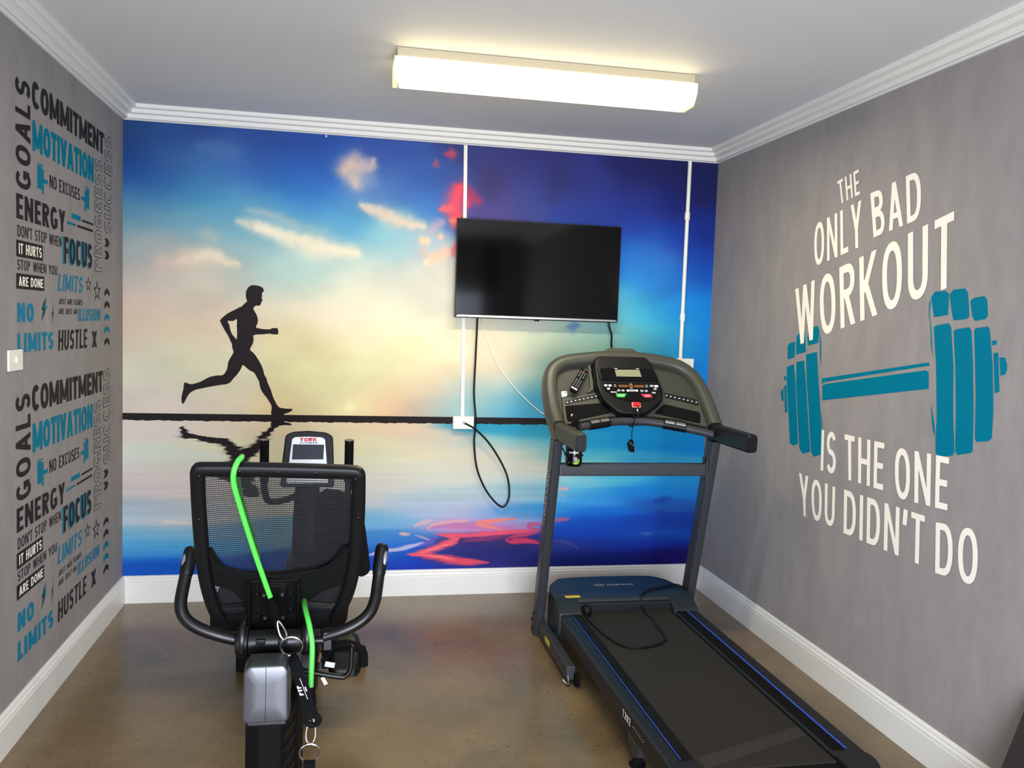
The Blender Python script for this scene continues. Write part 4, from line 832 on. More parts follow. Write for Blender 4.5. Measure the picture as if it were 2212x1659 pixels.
# handlebar with pulse sensors, side grips
hb = [(2.225, -1.0, 1.105), (2.312, -.988, 1.128), (2.40, -.958, 1.140), (2.50, -.935, 1.150), (2.59, -.928, 1.153), (2.68, -.932, 1.149), (2.78, -.948, 1.137), (2.87, -.968, 1.122), (2.99, -.99, 1.098)]
hbo = obj('handlebar', MB().tube(hb, .0195, 14, sm=5), M_gunmetal, tm)
for a, b in (((2.352, -.976, 1.134), (2.465, -.941, 1.147)), ((2.745, -.941, 1.142), (2.858, -.965, 1.125))):
    sg = obj('sensor_grip', MB().tube([a, b], .0235, 16), M_blackpl, hbo)
    A, B = Vector(a), Vector(b); u_ = Vector((0, -.55, .83))
    for t0, t1 in ((.06, .47), (.53, .94)):
        p, q = A.lerp(B, t0) + u_ * .0215, A.lerp(B, t1) + u_ * .0215
        obj('sensor_plate', MB().tube([p, q], .012, 12, flat=(.35, 1), up=u_), M_steel, sg, label='steel pulse sensor plate')
for x in (2.214, 3.026):
    s2 = lambda y, k=1: [(x + u * k, y, 1.102 + v * k) for u, v in round_poly([(-.026, -.044), (.026, -.044), (.026, .044), (-.026, .044)], .02, 4)]
    gp = obj('side_grip', MB().loft([s2(-.93), s2(-1.33), s2(-1.343, .95), s2(-1.348, .85)]), M_deck if x > 2.6 else M_olive2, tm)
    obj('grip_cap', MB().loft([[(q[0], q[1] - .0, q[2]) for q in s2(-1.346, .84)], s2(-1.351, .78)]), M_blackpl, gp)
    obj('grip_collar', MB().loft([s2(-.90, 1.16), s2(-.955, 1.16), s2(-.963, 1.08)]), M_blackpl, gp)
# power cord of the treadmill lying on the belt
pc = obj('power_cord', MB().tube([(2.985, -.76, .235), (2.962, -.74, .252), (2.925, -.735, .2575), (2.85, -.775, .2572), (2.78, -.80, .2572), (2.735, -.835, .257), (2.69, -.89, .252), (2.686, -.926, .215), (2.684, -.985, .197), (2.69, -1.063, .1955), (2.673, -1.19, .1955), (2.664, -1.309, .1955), (2.640, -1.352, .1955), (2.594, -1.392, .1955), (2.522, -1.416, .1955), (2.454, -1.410, .1955), (2.416, -1.358, .1955), (2.389, -1.25, .1965), (2.374, -1.125, .1975), (2.366, -1.05, .2), (2.372, -1.0, .208)], .0048, 10, sm=5), M_blackpl, tm)
obj('plug', MB().lathe([(.006, 0), (.012, .008), (.021, .02), (.023, .034), (.02, .038)], (2.374, -1.004, .2095), (.35, .9, .15), 18).box((2.39, -.963, .216), (.006, .018, .002)), M_blackpl, pc)

# ------------------------------------------------------------------ recumbent exercise bike, seen from behind its seat
bk = thing('exercise_bike', 'black recumbent exercise bike with a mesh back seat facing the mural wall', 'exercise bike', (1.02, -1.8, 0))
BO = Vector((1.02, -2.38, .78)); BT = Vector((0, -.386, .922)); BN = Vector((0, -.922, -.386))
BF = (BO, (1, 0, 0), BT, BN)
def sp(u, v, d=0): return BO + Vector((u, 0, 0)) + BT * v + BN * d
# back rest: frame, woven mesh, lower panel
br = obj('backrest_frame', MB().tube([sp(u, v, d) for u, v, d in ((-.155, -.088, .012), (-.185, -.03, .012), (-.203, .06, .010), (-.211, .16, .006), (-.213, .30, .002), (-.210, .425, .004), (-.2085, .447, .005), (-.204, .453, .005), (-.19, .455, .005), (-.05, .454, .005), (.10, .450, .005), (.195, .446, .005), (.210, .443, .005), (.2145, .436, .005), (.216, .41, .004), (.217, .30, .002), (.212, .16, .006), (.198, .05, .010), (.172, -.035, .012), (.145, -.092, .012))], .0195, 14, sm=4, flat=(.85, 1), up=BN, sq=.7), M_blackpl, bk)
def mesh_panel(poly):
    bm = bmesh.new(); uv = bm.loops.layers.uv.new('UVMap')
    n = 24; us = [p[0] for p in poly]; u0, u1 = min(us), max(us)
    def cut(u):
        vs = []
        for (a, b), (c, d) in zip(poly, poly[1:] + poly[:1]):
            if (a <= u) != (c <= u): vs.append(b + (u - a) / (c - a) * (d - b))
        return min(vs), max(vs)
    cols = []
    for i in range(n + 1):
        u = u0 + (u1 - u0) * (i / n * .998 + .001); lo, hi = cut(u)
        cols.append([(u, lo + (hi - lo) * j / 12) for j in range(13)])
    vt = [[bm.verts.new(sp(u, v, -.012 + .5 * (u * u - .04) * .6)) for u, v in c] for c in cols]
    for i in range(n):
        for j in range(12):
            f = bm.faces.new((vt[i][j], vt[i + 1][j], vt[i + 1][j + 1], vt[i][j + 1]))
            for lp, (ii, jj) in zip(f.loops, ((i, j), (i + 1, j), (i + 1, j + 1), (i, j + 1))): lp[uv].uv = cols[ii][jj]
    m = MB(); m.bm.free(); m.bm = bm; return m
obj('woven_mesh', mesh_panel([(-.205, .44), (.208, .435), (.205, .16), (.185, .03), (.14, -.06), (-.16, -.055), (-.19, .03), (-.205, .16)]), M_mesh, br)
low = smooth_poly([(-.207, .20), (-.193, .178), (-.165, .123), (-.12, .104), (-.075, .094), (-.025, .084), (.035, .090), (.085, .098), (.125, .110), (.158, .136), (.187, .182), (.204, .20), (.2, .06), (.165, .045), (.125, .028), (.093, .004), (.066, -.024), (.058, -.06), (-.094, -.06), (-.104, -.022), (-.124, .019), (-.148, .042), (-.183, .057), (-.2, .064)], 2)
obj('lower_panel', MB().prism(low, BF, -.012, .006, .004), M_blackpl, br)
for q in ([(-.188, -.026), (-.098, -.022), (-.098, -.064), (-.160, -.076)], [(.060, -.022), (.172, -.036), (.145, -.082), (.060, -.062)]):
    obj('lower_bar', MB().prism(round_poly(q, .008), BF, -.01, .010, .006), M_deck, br)
for u, v in ((-.204, .44), (-.10, .455), (0, .453), (.1, .45), (.207, .43), (-.213, .30), (.217, .30), (-.207, .12), (-.172, -.055), (.158, -.065), (-.105, -.05), (.07, -.05)):
    obj('screw', MB().lathe([(.0045, 0), (.0045, .002), (.003, .003)], sp(u, v, .019 if abs(u) > .19 or v > .4 or v < -.05 else .01), BN, 10), M_blackgloss, br)
obj('lip', MB().tube([sp(u, v, .004) for u, v in ((-.19, .19), (-.16, .128), (-.12, .108), (-.075, .098), (-.025, .088), (.035, .094), (.085, .102), (.125, .114), (.155, .14), (.184, .19))], .006, 8, sm=4), M_rubber, br)
bt = obj('seat_bracket', MB().prism(round_poly([(-.086, .080), (.054, .081), (.054, -.10), (-.092, -.10)], .006), BF, .004, .014, .002).prism([(-.090, .08), (-.083, .08), (-.083, -.10), (-.094, -.10)], BF, .004, .05, .002).prism([(.048, .08), (.055, .08), (.055, -.10), (.048, -.10)], BF, .004, .05, .002), M_blacksat, bk)
obj('bracket_plate', MB().prism(round_poly([(-.057, .066), (.018, .064), (.017, -.10), (-.059, -.10)], .005), BF, .01, .022, .002), M_blacksat, bt)
for u, v in ((-.046, .036), (.005, .036), (-.046, -.052), (.006, -.052)):
    obj('knob', MB().lathe([(.013, 0), (.0135, .004), (.012, .010), (.007, .015), (.001, .0165)], sp(u, v, .02), BN, 18), M_blackpl, bt)
for u in (-.066, .027):
    for v in (.03, -.03): obj('bolt', MB().lathe([(.005, 0), (.005, .004), (.003, .006)], sp(u, v, .013), BN, 10), M_blackpl, bt)
# seat cushion
def cush(y, k, z0, z1, xw=.205):
    return [(1.012 + u * k, y, v) for u, v in round_poly([(-xw, z0), (xw, z0), (xw * .96, z1), (-xw * .96, z1)], .035, 4)]
sc = obj('seat_cushion', MB().loft([cush(-2.375, .9, .688, .735), cush(-2.36, .97, .676, .75), cush(-2.32, 1, .67, .757), cush(-2.1, 1.05, .665, .75), cush(-1.96, .98, .66, .74), cush(-1.915, .8, .67, .715)]), M_rubber, bk)
obj('seat_carriage', MB().box((1.01, -2.22, .62), (.15, .30, .10), .008), M_blacksat, bk)
# cross hub and the two arms with their grips
hb_ = obj('arm_hub', MB().lathe([(.031, 0), (.0335, .004), (.0335, .146), (.031, .15)], (.937, -2.48, .689), (1, 0, 0), 28).prism(round_poly([(.955, .60), (1.07, .60), (1.07, .655), (.955, .655)], .006), ((0, -2.46, 0), (1, 0, 0), (0, 0, 1), (0, -1, 0)), -.06, .01, .003), M_blacksat, bk)
for x0, x1 in ((.905, .942), (1.084, 1.121)):
    obj('hub_cap', MB().lathe([(.034, 0), (.041, .003), (.0435, .009), (.0435, x1 - x0 - .009), (.041, x1 - x0 - .003), (.034, x1 - x0)], (x0, -2.48, .691), (1, 0, 0), 30), M_blackpl, hb_)
for x in (.975, 1.035): obj('stop_block', MB().box((x, -2.509, .700), (.026, .018, .016), .003), M_blackpl, hb_)
for x in (.925, 1.102): obj('strap_bracket', MB().tube([(x, -2.46, .76), (x, -2.51, .745), (x, -2.529, .71), (x, -2.526, .675)], .0045, 8, sm=4, flat=(.5, 1.6), up=(0, -1, .3)), M_blacksat, hb_)
for side, pts in (('l', [(.915, -2.485, .697), (.86, -2.492, .716), (.805, -2.49, .738), (.768, -2.482, .765), (.754, -2.468, .800), (.757, -2.435, .850), (.763, -2.405, .898), (.767, -2.388, .928)]), ('r', [(1.148, -2.488, .700), (1.20, -2.49, .716), (1.245, -2.486, .736), (1.275, -2.476, .760), (1.291, -2.458, .79), (1.299, -2.43, .83), (1.306, -2.405, .885), (1.311, -2.388, .926)])):
    am = obj('arm_rest', MB().tube(pts, .0172, 16, sm=5), M_blacksat, bk)
    A, B = Vector(pts[-3]), Vector(pts[-1]); sgn = -1 if side == 'l' else 1
    gr = obj('hand_grip', MB().tube([A.lerp(B, .25), A.lerp(B, .34), A.lerp(B, .6), B, B + (B - A) * .09, B + (B - A) * .14, B + (B - A) * .165], [.0176, .0195, .0205, .020, .0175, .012, .004], 18), M_blackpl, am)
    c = A.lerp(B, .80) + Vector((sgn * .0105, -.0135, -.003))
    ax = (B - A).normalized(); rot = ax.to_track_quat('Z', 'Y').to_matrix().to_4x4()
    obj('pulse_sensor', MB().ball(c, (.018, .018, .048), rot, 18), M_silver, gr, label='silver oval pulse sensor')
obj('arm_collar', MB().lathe([(.012, 0), (.012, .034)], (1.118, -2.484, .688), (1, 0, 0), 14).prism(round_poly([(1.146, .663), (1.170, .663), (1.170, .716), (1.146, .716)], .004), ((0, -2.48, 0), (1, 0, 0), (0, 0, 1), (0, -1, 0)), -.02, .022, .003), M_blacksat, bk)
# seat rail with its silver rear end
rr_ = obj('seat_rail', MB().box((1.008, -2.03, .545), (.10, 1.02, .06), .008), M_blacksat, bk)
def capsec(y, k, dz=0):
    return [(1.004 + u * k, y, .614 + dz + v * k) for u, v in round_poly([(-.061, -.084), (.061, -.084), (.059, .066), (.046, .080), (-.046, .080), (-.059, .066)], .016, 4)]
cpp = obj('rail_end_cap', MB().loft([capsec(-2.575, .97), capsec(-2.60, 1.0), capsec(-2.648, .985), capsec(-2.660, .94), capsec(-2.664, .86), capsec(-2.6655, .4)]), mat('cap_silver', (92, 92, 96), .33, metal=.7), bk, label='silver plastic end cap')
obj('seam', MB().box((1.004, -2.6650, .612), (.0016, .0035, .150)), M_blackgloss, cpp)
obj('lower_lip', MB().box((1.006, -2.60, .528), (.10, .11, .012), .004), M_blackpl, cpp)
# rear column with louvred shroud, stabilisers, main frame
cl_ = obj('rear_column', MB().prism(round_poly([(.976, -2.575), (1.037, -2.575), (1.079, -2.49), (1.085, -2.28), (.93, -2.28), (.934, -2.49)], .008), ((0, 0, 0), (1, 0, 0), (0, 1, 0), (0, 0, 1)), .07, .53, .006), M_rubber, bk)
U_ = Vector((1.079 - 1.037, .085, 0)).normalized(); N_ = Vector((U_.y, -U_.x, 0))
for k in range(6):
    zc = .487 - k * .040
    obj('louvre', MB().prism([(.018, -.006), (.078, .016), (.060, -.012), (.024, -.018)], (Vector((1.037, -2.575, zc)), U_, (0, 0, 1), N_), -.002, .0012), M_blackgloss, cl_)
    obj('louvre_edge', MB().tube([Vector((1.037, -2.575, zc)) + U_ * a + Vector((0, 0, b)) + N_ * .001 for a, b in ((.018, -.006), (.05, .007), (.078, .016))], .0016, 6), M_deck, cl_)
for y, nm, wdt in ((-2.45, 'rear_stabilizer', .25), (-1.0, 'front_stabilizer', .26)):
    st = obj(nm, MB().tube([(1.02 - wdt, y, .05), (1.02 + wdt, y, .05)], .028, 16), M_blacksat, bk)
    for s in (-1, 1): obj('foot', MB().box((1.02 + s * wdt, y, .042), (.06, .075, .084), .012), M_rubber, st)
obj('main_frame', MB().tube([(1.01, -2.45, .075), (1.01, -2.2, .12), (1.02, -1.8, .14), (1.03, -1.2, .12), (1.03, -1.0, .06)], .034, 14, sm=4), M_blacksat, bk)
fh = obj('flywheel_housing', MB().prism(smooth_poly([(-1.62, .20), (-1.55, .36), (-1.38, .50), (-1.18, .58), (-1.0, .52), (-.88, .36), (-.86, .2), (-.95, .11), (-1.25, .09), (-1.5, .10)], 3), ((1.03, 0, 0), (0, 1, 0), (0, 0, 1), (1, 0, 0)), -.075, .075, .02, both=True), M_blackpl, bk)
obj('console_mast', MB().tube([(1.032, -1.10, .50), (1.034, -1.13, .72), (1.038, -1.16, .90), (1.04, -1.185, 1.0)], [.062, .058, .052, .05], 16, sm=4, flat=(.7, 1), up=(0, -1, .1), sq=.7), M_blackpl, bk)
# front console
FO = Vector((1.0405, -1.235, .99)); FT = Vector((0, .22, .975)).normalized(); FN = Vector((0, -.975, .22)).normalized(); FF = (FO, (1, 0, 0), FT, FN)
ck = obj('front_console', MB().prism(round_poly([(-.112, -.10), (.112, -.10), (.109, .0), (.103, .118), (.074, .134), (0, .1405), (-.064, .136), (-.096, .121), (-.107, .0)], .012), FF, -.05, .004, .008), M_blackpl, bk)
obj('console_face', MB().prism(round_poly([(-.088, -.085), (.088, -.085), (.080, 0), (.070, .104), (.055, .112), (0, .114), (-.055, .112), (-.068, .104), (-.078, 0)], .012), FF, 0, .0065, .002), M_panelsil, ck)
obj('display', MB().prism([(-.066, .016), (.065, .017), (.067, .080), (-.063, .081)], FF, .004, .0075, .001), M_bluescreen, ck)
text(mb := MB(), 'YORK', lambda u, v, o=0: FO + Vector((u, 0, 0)) + FT * v + FN * (.0072 + o), [(-.036, .109), (-.036, .0935), (.036, .109), (.036, .0935)], .3, gap=.08, widen=1.5); obj('lettering', mb, M_redprint, ck, label='red lettering YORK')
text(mb := MB(), 'FITNESS', lambda u, v, o=0: FO + Vector((u, 0, 0)) + FT * v + FN * (.0072 + o), [(-.033, .0905), (-.033, .0845), (.038, .0905), (.038, .0845)], .26, gap=.35, widen=1.6); obj('lettering', mb, M_dark, ck, label='dark lettering FITNESS')
for u in (-.05, -.018, .018, .05): obj('button', MB().prism(round_poly([(u - .012, -.002), (u + .012, -.002), (u + .012, .008), (u - .012, .008)], .004), FF, .005, .0085, .001), M_panelsil, ck)
for s in (-1, 1):
    x = 1.0425 + s * .170
    h = obj('front_handle', MB().tube([(1.04, -1.15, .86), (1.04 + s * .08, -1.20, .83), (1.04 + s * .15, -1.29, .84), (x, -1.335, .90), (x + s * -.001, -1.35, 1.0), (x + s * -.001, -1.352, 1.04)], .0145, 12, sm=5), M_blacksat, bk)
    obj('foam_grip', MB().tube([(x, -1.342, .93), (x, -1.35, 1.0), (x, -1.356, 1.09), (x, -1.3575, 1.104)], [.0185, .0185, .0185, .0165], 16, sm=3), M_rubber, h)
    obj('grip_end', MB().tube([(x, -1.3565, 1.10), (x, -1.3575, 1.109)], .0195, 16), M_blackgloss, h)
# cranks and pedals
for s, py, pz_ in ((1, -1.50, .235), (-1, -1.22, .42)):
    cr = obj('crank', MB().tube([(1.03 + s * .09, -1.36, .328), (1.03 + s * .105, py, pz_)], .014, 10, flat=(.6, 1)), M_blacksat, bk)
    px = 1.03 + s * .182
    def psec(dy, zc, w, h, r): return [(px + u, py + dy, pz_ + zc + v) for u, v in round_poly([(-w, -h * .42), (w, -h * .42), (w * .86, h * .58), (-w * .86, h * .58)], r, 4)]
    pd = obj('pedal', MB().loft([psec(-.088, -.03, .035, .02, .006), psec(-.080, -.028, .052, .036, .012), psec(-.05, -.016, .066, .075, .025), psec(0, .006, .07, .11, .035), psec(.045, .026, .066, .115, .04), psec(.08, .036, .052, .085, .03), psec(.095, .04, .03, .04, .012)]), M_blackpl, cr)
    obj('pedal_strap', MB().tube([(px - .074, py - .02, pz_ - .03), (px - .068, py - .02, pz_ + .04), (px, py - .02, pz_ + .072), (px + .068, py - .02, pz_ + .04), (px + .076, py - .02, pz_ - .03)], .017, 8, sm=4, flat=(.18, 1), up=(0, -.5, .8)), M_rubber, pd)
# seat adjusting lever and the tags beside it
lv = obj('adjusting_lever', MB().tube([(1.06, -2.29, .528), (1.11, -2.30, .517), (1.19, -2.305, .502), (1.213, -2.306, .504), (1.226, -2.306, .524), (1.2285, -2.306, .56), (1.229, -2.306, .598)], [.0085] * 7, 12, sm=5), M_blacksat, bk)
obj('tip', MB().ball((1.229, -2.306, .598), (.018, .018, .008)), M_blackgloss, lv)
for c, d, a in (((1.163, -2.27, .527), (.030, .002, .016), 12), ((1.147, -2.29, .484), (.011, .002, .026), -28), ((1.155, -2.285, .50), (.022, .002, .008), 10)): obj('paper_tag', MB().box(c, d, 0, Matrix.Rotation(R(a), 4, 'Y')), M_whitepl, lv, label='white tag')
obj('cable_fitting', MB().tube([(1.128, -2.29, .548), (1.133, -2.29, .575)], .007, 10), mat('brass', (190, 150, 110), .3, metal=1), lv, label='brass coloured fitting')
# black cloth hanging at the right edge of the seat back
cloth = MB().prism(smooth_poly([(.10, .33), (.19, .335), (.222, .31), (.236, .24), (.246, .17), (.256, .09), (.258, .062), (.250, .048), (.232, .040), (.205, .05), (.14, .058), (.10, .07)], 3), BF, -.066, -.034, .012, both=True)
tag(obj('black_cloth', cloth, M_fabric), 'black cloth hanging at the right edge of the bike seat back', 'cloth')

# ------------------------------------------------------------------ green resistance tube slung over the seat back
rt = thing('resistance_tube', 'bright green resistance tube with black strap handles slung over the bike seat back', 'resistance band', (1.03, -2.55, .7))
g = obj('rubber_tube', MB().tube([sp(-.066, .12, -.045), sp(-.080, .19, -.045), sp(-.109, .335, -.044), sp(-.114, .42, -.040), sp(-.100, .470, -.028), sp(-.096, .487, -.004), sp(-.103, .487, .016), sp(-.112, .466, .034), sp(-.113, .427, .036), sp(-.100, .348, .03), sp(-.070, .204, .028), sp(-.043, .101, .036), sp(-.0215, .026, .046)], .0077, 12, sm=6), M_green, rt)
obj('rubber_tube', MB().tube([(1.084, -2.33, .768), (1.088, -2.41, .774), (1.096, -2.475, .770), (1.108, -2.522, .745), (1.117, -2.540, .697), (1.1165, -2.552, .63), (1.116, -2.562, .572)], .0077, 12, sm=6), M_green, rt)
s0 = sp(-.0225, .034, .046)
obj('sleeve', MB().tube([s0, (1.005, -2.478, .787), (1.015, -2.522, .775), (1.026, -2.558, .762)], [.0115, .0125, .012, .010], 14, sm=4), M_rubber, rt)
obj('sleeve', MB().tube([(1.116, -2.560, .582), (1.119, -2.570, .553), (1.122, -2.582, .515)], [.0115, .0125, .011], 14, sm=4), M_rubber, rt)
def oval(a, b, w, r, nn=22):
    A, B = Vector(a), Vector(b); ax = B - A; L = ax.length; ax.normalize(); sd = ax.cross(Vector((0, -1, 0))).normalized(); c = (A + B) / 2
    pts = []
    for k in range(nn):
        t = 2 * math.pi * k / nn; ww = w * (1 + .35 * math.cos(t))
        pts.append(c + ax * (L / 2 * math.cos(t)) + sd * (ww / 2 * math.sin(t)))
    return MB().tube(pts, r, 8, closed=True)
def ring(c, rad, r, tilt=0):
    c = Vector(c); return MB().tube([c + Vector((rad * math.cos(t), -tilt * rad * math.sin(t), rad * math.sin(t))) for t in [2 * math.pi * k / 36 for k in range(36)]], r, 8, closed=True)
obj('carabiner', oval((1.025, -2.560, .775), (1.046, -2.572, .727), .016, .0024), M_chrome, rt)
obj('ring', ring((1.063, -2.585, .712), .0285, .0029, .2), M_chrome, rt)
h1 = obj('strap', MB().tube([(1.066, -2.59, .688), (1.074, -2.635, .690), (1.084, -2.655, .672), (1.096, -2.668, .640), (1.108, -2.668, .603), (1.118, -2.668, .570), (1.1265, -2.668, .545)], [.015, .016, .0165, .0165, .017, .0175, .017], 12, sm=4, flat=(.28, 1), up=(-.1, -1, .25), sq=.6), M_fabric, rt)
obj('strap_end', MB().tube([(1.1265 + .017 * math.cos(t), -2.668, .540 + .014 * math.sin(t)) for t in [2 * math.pi * k / 20 for k in range(20)]], .0075, 8, closed=True), M_rubber, h1)
sd_ = Vector((.34, 0, -.94)); cr_ = Vector((.94, .0, .34)); so = Vector((1.0995, -2.6745, .628))
pp = lambda u, v, o=0: so + sd_ * u + cr_ * v + Vector((0, -.0006 - o, 0)) + Vector((0, .004, 0)) * 0
text(mb := MB(), 'PTP', lambda u, v, o=0: so + Vector((.1, -1, 0)) * .0004 - sd_ * (u - .0) + cr_ * v + Vector((0, -o, 0)), [(-.014, -.012), (-.014, -.002), (.014, -.012), (.014, -.002)], .24, gap=.12, slant=.15)
obj('lettering', mb, M_print, h1, label='white lettering PTP')
mb = MB(); mb.poly([so + Vector((0, -.0006, 0)) + sd_ * a + cr_ * b for a, b in ((-.032, .0025), (.030, .0025), (.030, .0037), (-.032, .0037))]); mb.poly([so + Vector((0, -.0006, 0)) + sd_ * a + cr_ * b for a, b in ((-.005, .0065), (.008, .0065), (.008, .0095), (-.005, .0095))])
obj('printed_line', mb, M_print, h1)
obj('carabiner', oval((1.121, -2.59, .512), (1.119, -2.615, .448), .024, .0026), M_chrome, rt)
obj('ring', ring((1.1185, -2.622, .426), .027, .0028, .15), M_chrome, rt)
h2 = obj('strap', MB().tube([(1.1185, -2.622, .403), (1.118, -2.64, .398), (1.117, -2.645, .36), (1.117, -2.65, .28), (1.118, -2.66, .2), (1.12, -2.665, .12)], .016, 12, sm=4, flat=(.22, 1), up=(0, -1, .1), sq=.6), M_fabric, rt)

# ------------------------------------------------------------------ things on the treadmill
rm = thing('remote_control', 'black remote control standing in the left tray of the treadmill console', 'remote control', tuple(cp(-.302, .24, -.02)))
c0 = cp(-.345, .172, .004); c1 = cp(-.260, .308, -.022); ax = (c1 - c0); L = ax.length; ax.normalize(); nn = (CN - ax * CN.dot(ax)).normalized(); sx = nn.cross(ax).normalized() * -1
if sx.x < 0: sx = -sx
RF = (c0, sx, ax, nn)
rb_ = obj('body', MB().prism(round_poly([(-.021, 0), (.021, 0), (.020, L), (-.020, L)], .008), RF, -.008, .008, .004, both=True), M_blackgloss, rm)
for r_ in range(10):
    for c_ in range(3):
        if r_ in (5,) and c_ != 1: continue
        obj('button', MB().prism(round_poly([(-.015 + c_ * .012, .034 + r_ * .0115), (-.009 + c_ * .012, .034 + r_ * .0115), (-.009 + c_ * .012, .0385 + r_ * .0115), (-.015 + c_ * .012, .0385 + r_ * .0115)], .002), RF, .006, .0092), M_greyprint, rb_)
for c_ in range(2): obj('button', MB().prism([(-.016 + c_ * .017, .014), (-.001 + c_ * .017, .014), (-.001 + c_ * .017, .024), (-.016 + c_ * .017, .024)], RF, .006, .0092, .001), M_print, rb_)
obj('power_button', MB().prism(round_poly([(-.004, L - .018), (.004, L - .018), (.004, L - .010), (-.004, L - .010)], .003), RF, .006, .0095), M_red, rb_, label='red power button')
wc = thing('small_white_case', 'small white case lying at the foot of the remote in the left tray', 'case', tuple(cp(-.38, .165, -.02)))
obj('body', MB().prism(round_poly([(-.395, .154), (-.366, .160), (-.368, .187), (-.396, .184)], .006), CF, -.034, -.014, .005, both=True), M_whitepl, wc)
obj('mark', MB().prism([(-.377, .172), (-.372, .172), (-.374, .180), (-.379, .180)], CF, -.0145, -.0136), M_deck, wc)
# safety key on its cord
sk = thing('safety_key', 'red safety key in the treadmill console with its cord and black clip hanging down', 'safety key', tuple(cp(-.033, .09, .03)))
kf = obj('key_body', MB().prism(round_poly([(-.055, .078), (-.009, .078), (-.009, .107), (-.055, .107)], .007), CF, .024, .032, .002), mat('key_rim', (238, 150, 130), .4), sk)
obj('key_cap', MB().prism(round_poly([(-.051, .082), (-.013, .082), (-.013, .103), (-.051, .103)], .006), CF, .03, .042, .004), M_red, kf)
k0 = cp(-.032, .083, .045)
obj('cord', MB().tube([k0, cp(-.034, .06, .055), (2.592, -1.0, 1.178), (2.583, -.958, 1.186), (2.580, -.915, 1.180), (2.580, -.899, 1.154), (2.581, -.915, 1.128), (2.580, -.945, 1.124), (2.577, -.972, 1.135), (2.575, -.975, 1.110), (2.573, -.975, 1.075)], .0022, 8, sm=5).tube([(2.59 + .0, -.958, 1.18), (2.594, -.92, 1.183), (2.596, -.898, 1.155), (2.594, -.92, 1.126), (2.586, -.955, 1.128), (2.588, -.963, 1.155)], .0022, 8, closed=True, sm=5), M_blackpl, sk)
obj('cord_crimp', MB().tube([k0 + Vector((0, -.002, -.018)), k0 + Vector((0, -.002, -.03))], .0035, 8), M_print, sk)
kc = obj('clip', MB().prism(round_poly([(2.551, 1.048), (2.568, 1.070), (2.580, 1.068), (2.586, 1.05), (2.592, 1.003), (2.563, 1.008)], .006), ((0, -.975, 0), (1, 0, 0), (0, 0, 1), (0, -1, 0)), -.006, .006, .003, both=True), M_rubber, sk)
obj('clip_jaw', MB().tube([(2.560, -.983, 1.056), (2.585, -.984, 1.036)], .0014, 6), M_silver, kc)
# spray bottle in the holder behind the left grip
bo = (2.268, -1.035, .946); sb = thing('spray_bottle', 'black spray cleaner bottle with a green leaf label behind the left treadmill grip', 'bottle', bo)
bx_, by_, bz_ = bo
bd = obj('bottle', MB().lathe([(.02, 0), (.034, .002), (.039, .010), (.040, .022), (.040, .115), (.036, .138), (.022, .155), (.015, .162), (.015, .172)], bo, (0, 0, 1), 28), M_blackgloss, sb)
lab = lambda a, z, o=0: (bx_ + (.0404 + o) * math.sin(a / .0404), by_ - (.0404 + o) * math.cos(a / .0404), bz_ + z)
for s_, z_, h_, w_ in (('GYM', .086, .006, .014), ('SURFACE CLEANER', .066, .008, .04)):
    if s_ == 'GYM': continue
    text(mb := MB(), 'CLEANER', lab, [(-.036, z_ + h_), (-.036, z_), (.012, z_ + h_), (.012, z_)], .22); obj('label_text', mb, M_print, bd, label='white lettering CLEANER')
mb = MB()
for z_, a0, a1 in ((.087, -.036, .006), (.094, -.03, .008), (.058, -.036, -.004), (.050, -.036, -.012)): mb.poly([lab(a0, z_), lab(a1, z_), lab(a1, z_ + .002), lab(a0, z_ + .002)])
obj('label_lines', mb, M_greyprint, bd)
mb = MB()
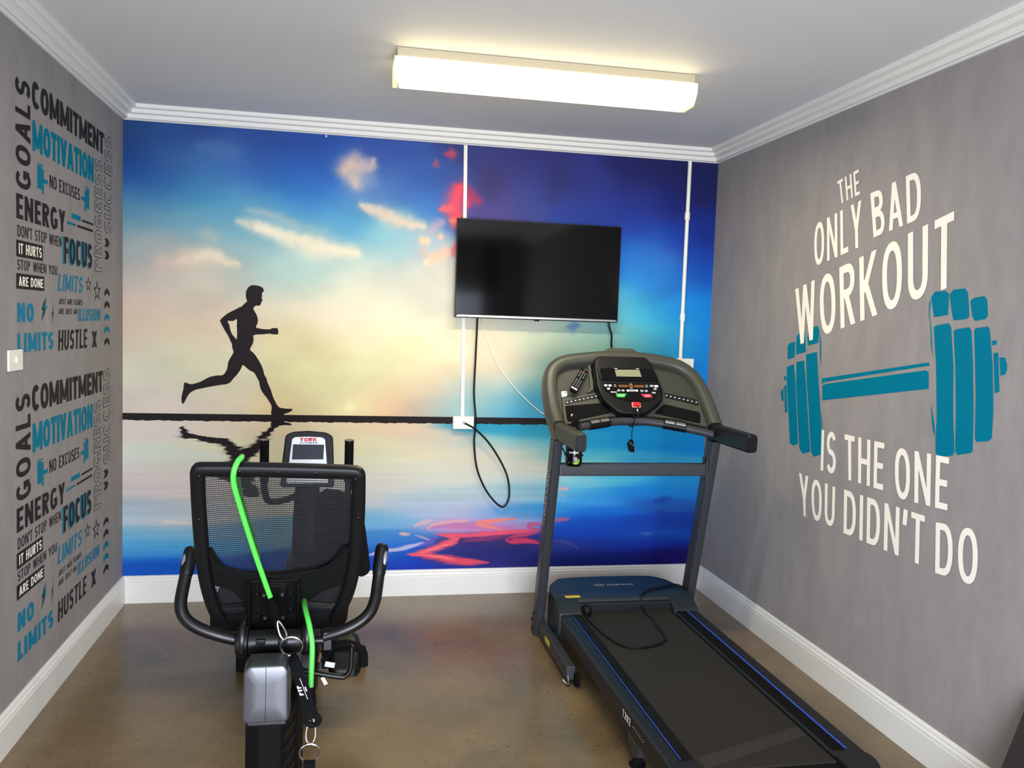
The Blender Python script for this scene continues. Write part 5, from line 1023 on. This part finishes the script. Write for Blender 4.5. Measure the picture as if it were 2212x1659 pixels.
def leaf(m, pts, o):
    c = lab(sum(p[0] for p in pts) / len(pts), sum(p[1] for p in pts) / len(pts), o)
    for p, q in zip(pts, pts[1:] + pts[:1]): m.poly([c, lab(*p, o), lab(*q, o)])
leaf(mb, smooth_poly([(-.012, .018), (.004, .014), (.018, .024), (.016, .040), (.004, .036), (-.006, .028)], 3), 0)
obj('leaf_label', mb, M_lime, bd, label='green leaf picture')
mb = MB(); leaf(mb, smooth_poly([(-.004, .030), (.004, .034), (.006, .046), (-.002, .050), (-.008, .040)], 3), .0005); obj('flower_label', mb, M_lilac, bd)
mb = MB(); mb.poly([lab(-.036, .020), lab(-.014, .020), lab(-.014, .0235), lab(-.036, .0235)]); obj('green_band', mb, M_lime, bd)
nk = obj('spray_head', MB().lathe([(.017, 0), (.018, .004), (.018, .02), (.012, .026)], (bx_, by_, bz_ + .166), (0, 0, 1), 20).prism(round_poly([(-.016, .19), (.016, .19), (.014, .236), (-.004, .25), (-.014, .244)], .004), ((bx_, by_, bz_), (.4, -.92, 0), (0, 0, 1), (.92, .4, 0)), -.011, .011, .004, both=True), M_blackpl, sb)
obj('nozzle', MB().lathe([(.006, 0), (.006, .012)], (bx_ - .006, by_ + .012, bz_ + .238), (-.4, .3, .25), 12), M_print, nk)
obj('trigger', MB().tube([(bx_ + .010, by_ - .02, bz_ + .222), (bx_ + .016, by_ - .034, bz_ + .2), (bx_ + .012, by_ - .032, bz_ + .178)], .005, 8, sm=3), M_blackpl, nk)
obj('bottle_holder', MB().tube([(2.268 + .0445 * math.cos(t), -1.035 + .0445 * math.sin(t), 1.0) for t in [2 * math.pi * k / 32 for k in range(32)]], .0022, 8, closed=True).tube([(2.232, -1.009, 1.0), (2.226, -.985, 1.02), (2.22, -.965, 1.035)], .003, 8), M_blackpl, tm)
# dark board leaning on the right wall, only its edge reaches into the picture
lb = MB().prism([(3.185, .006), (3.205, 0.0), (3.386, .50), (3.372, .515)], ((0, -2.65, 0), (1, 0, 0), (0, 0, 1), (0, -1, 0)), 0, .5, .004, both=True)
tag(obj('leaning_board', lb, mat('dark_board', (42, 36, 36), .5)), 'dark board leaning on the right wall at the bottom right corner of the picture', 'board')
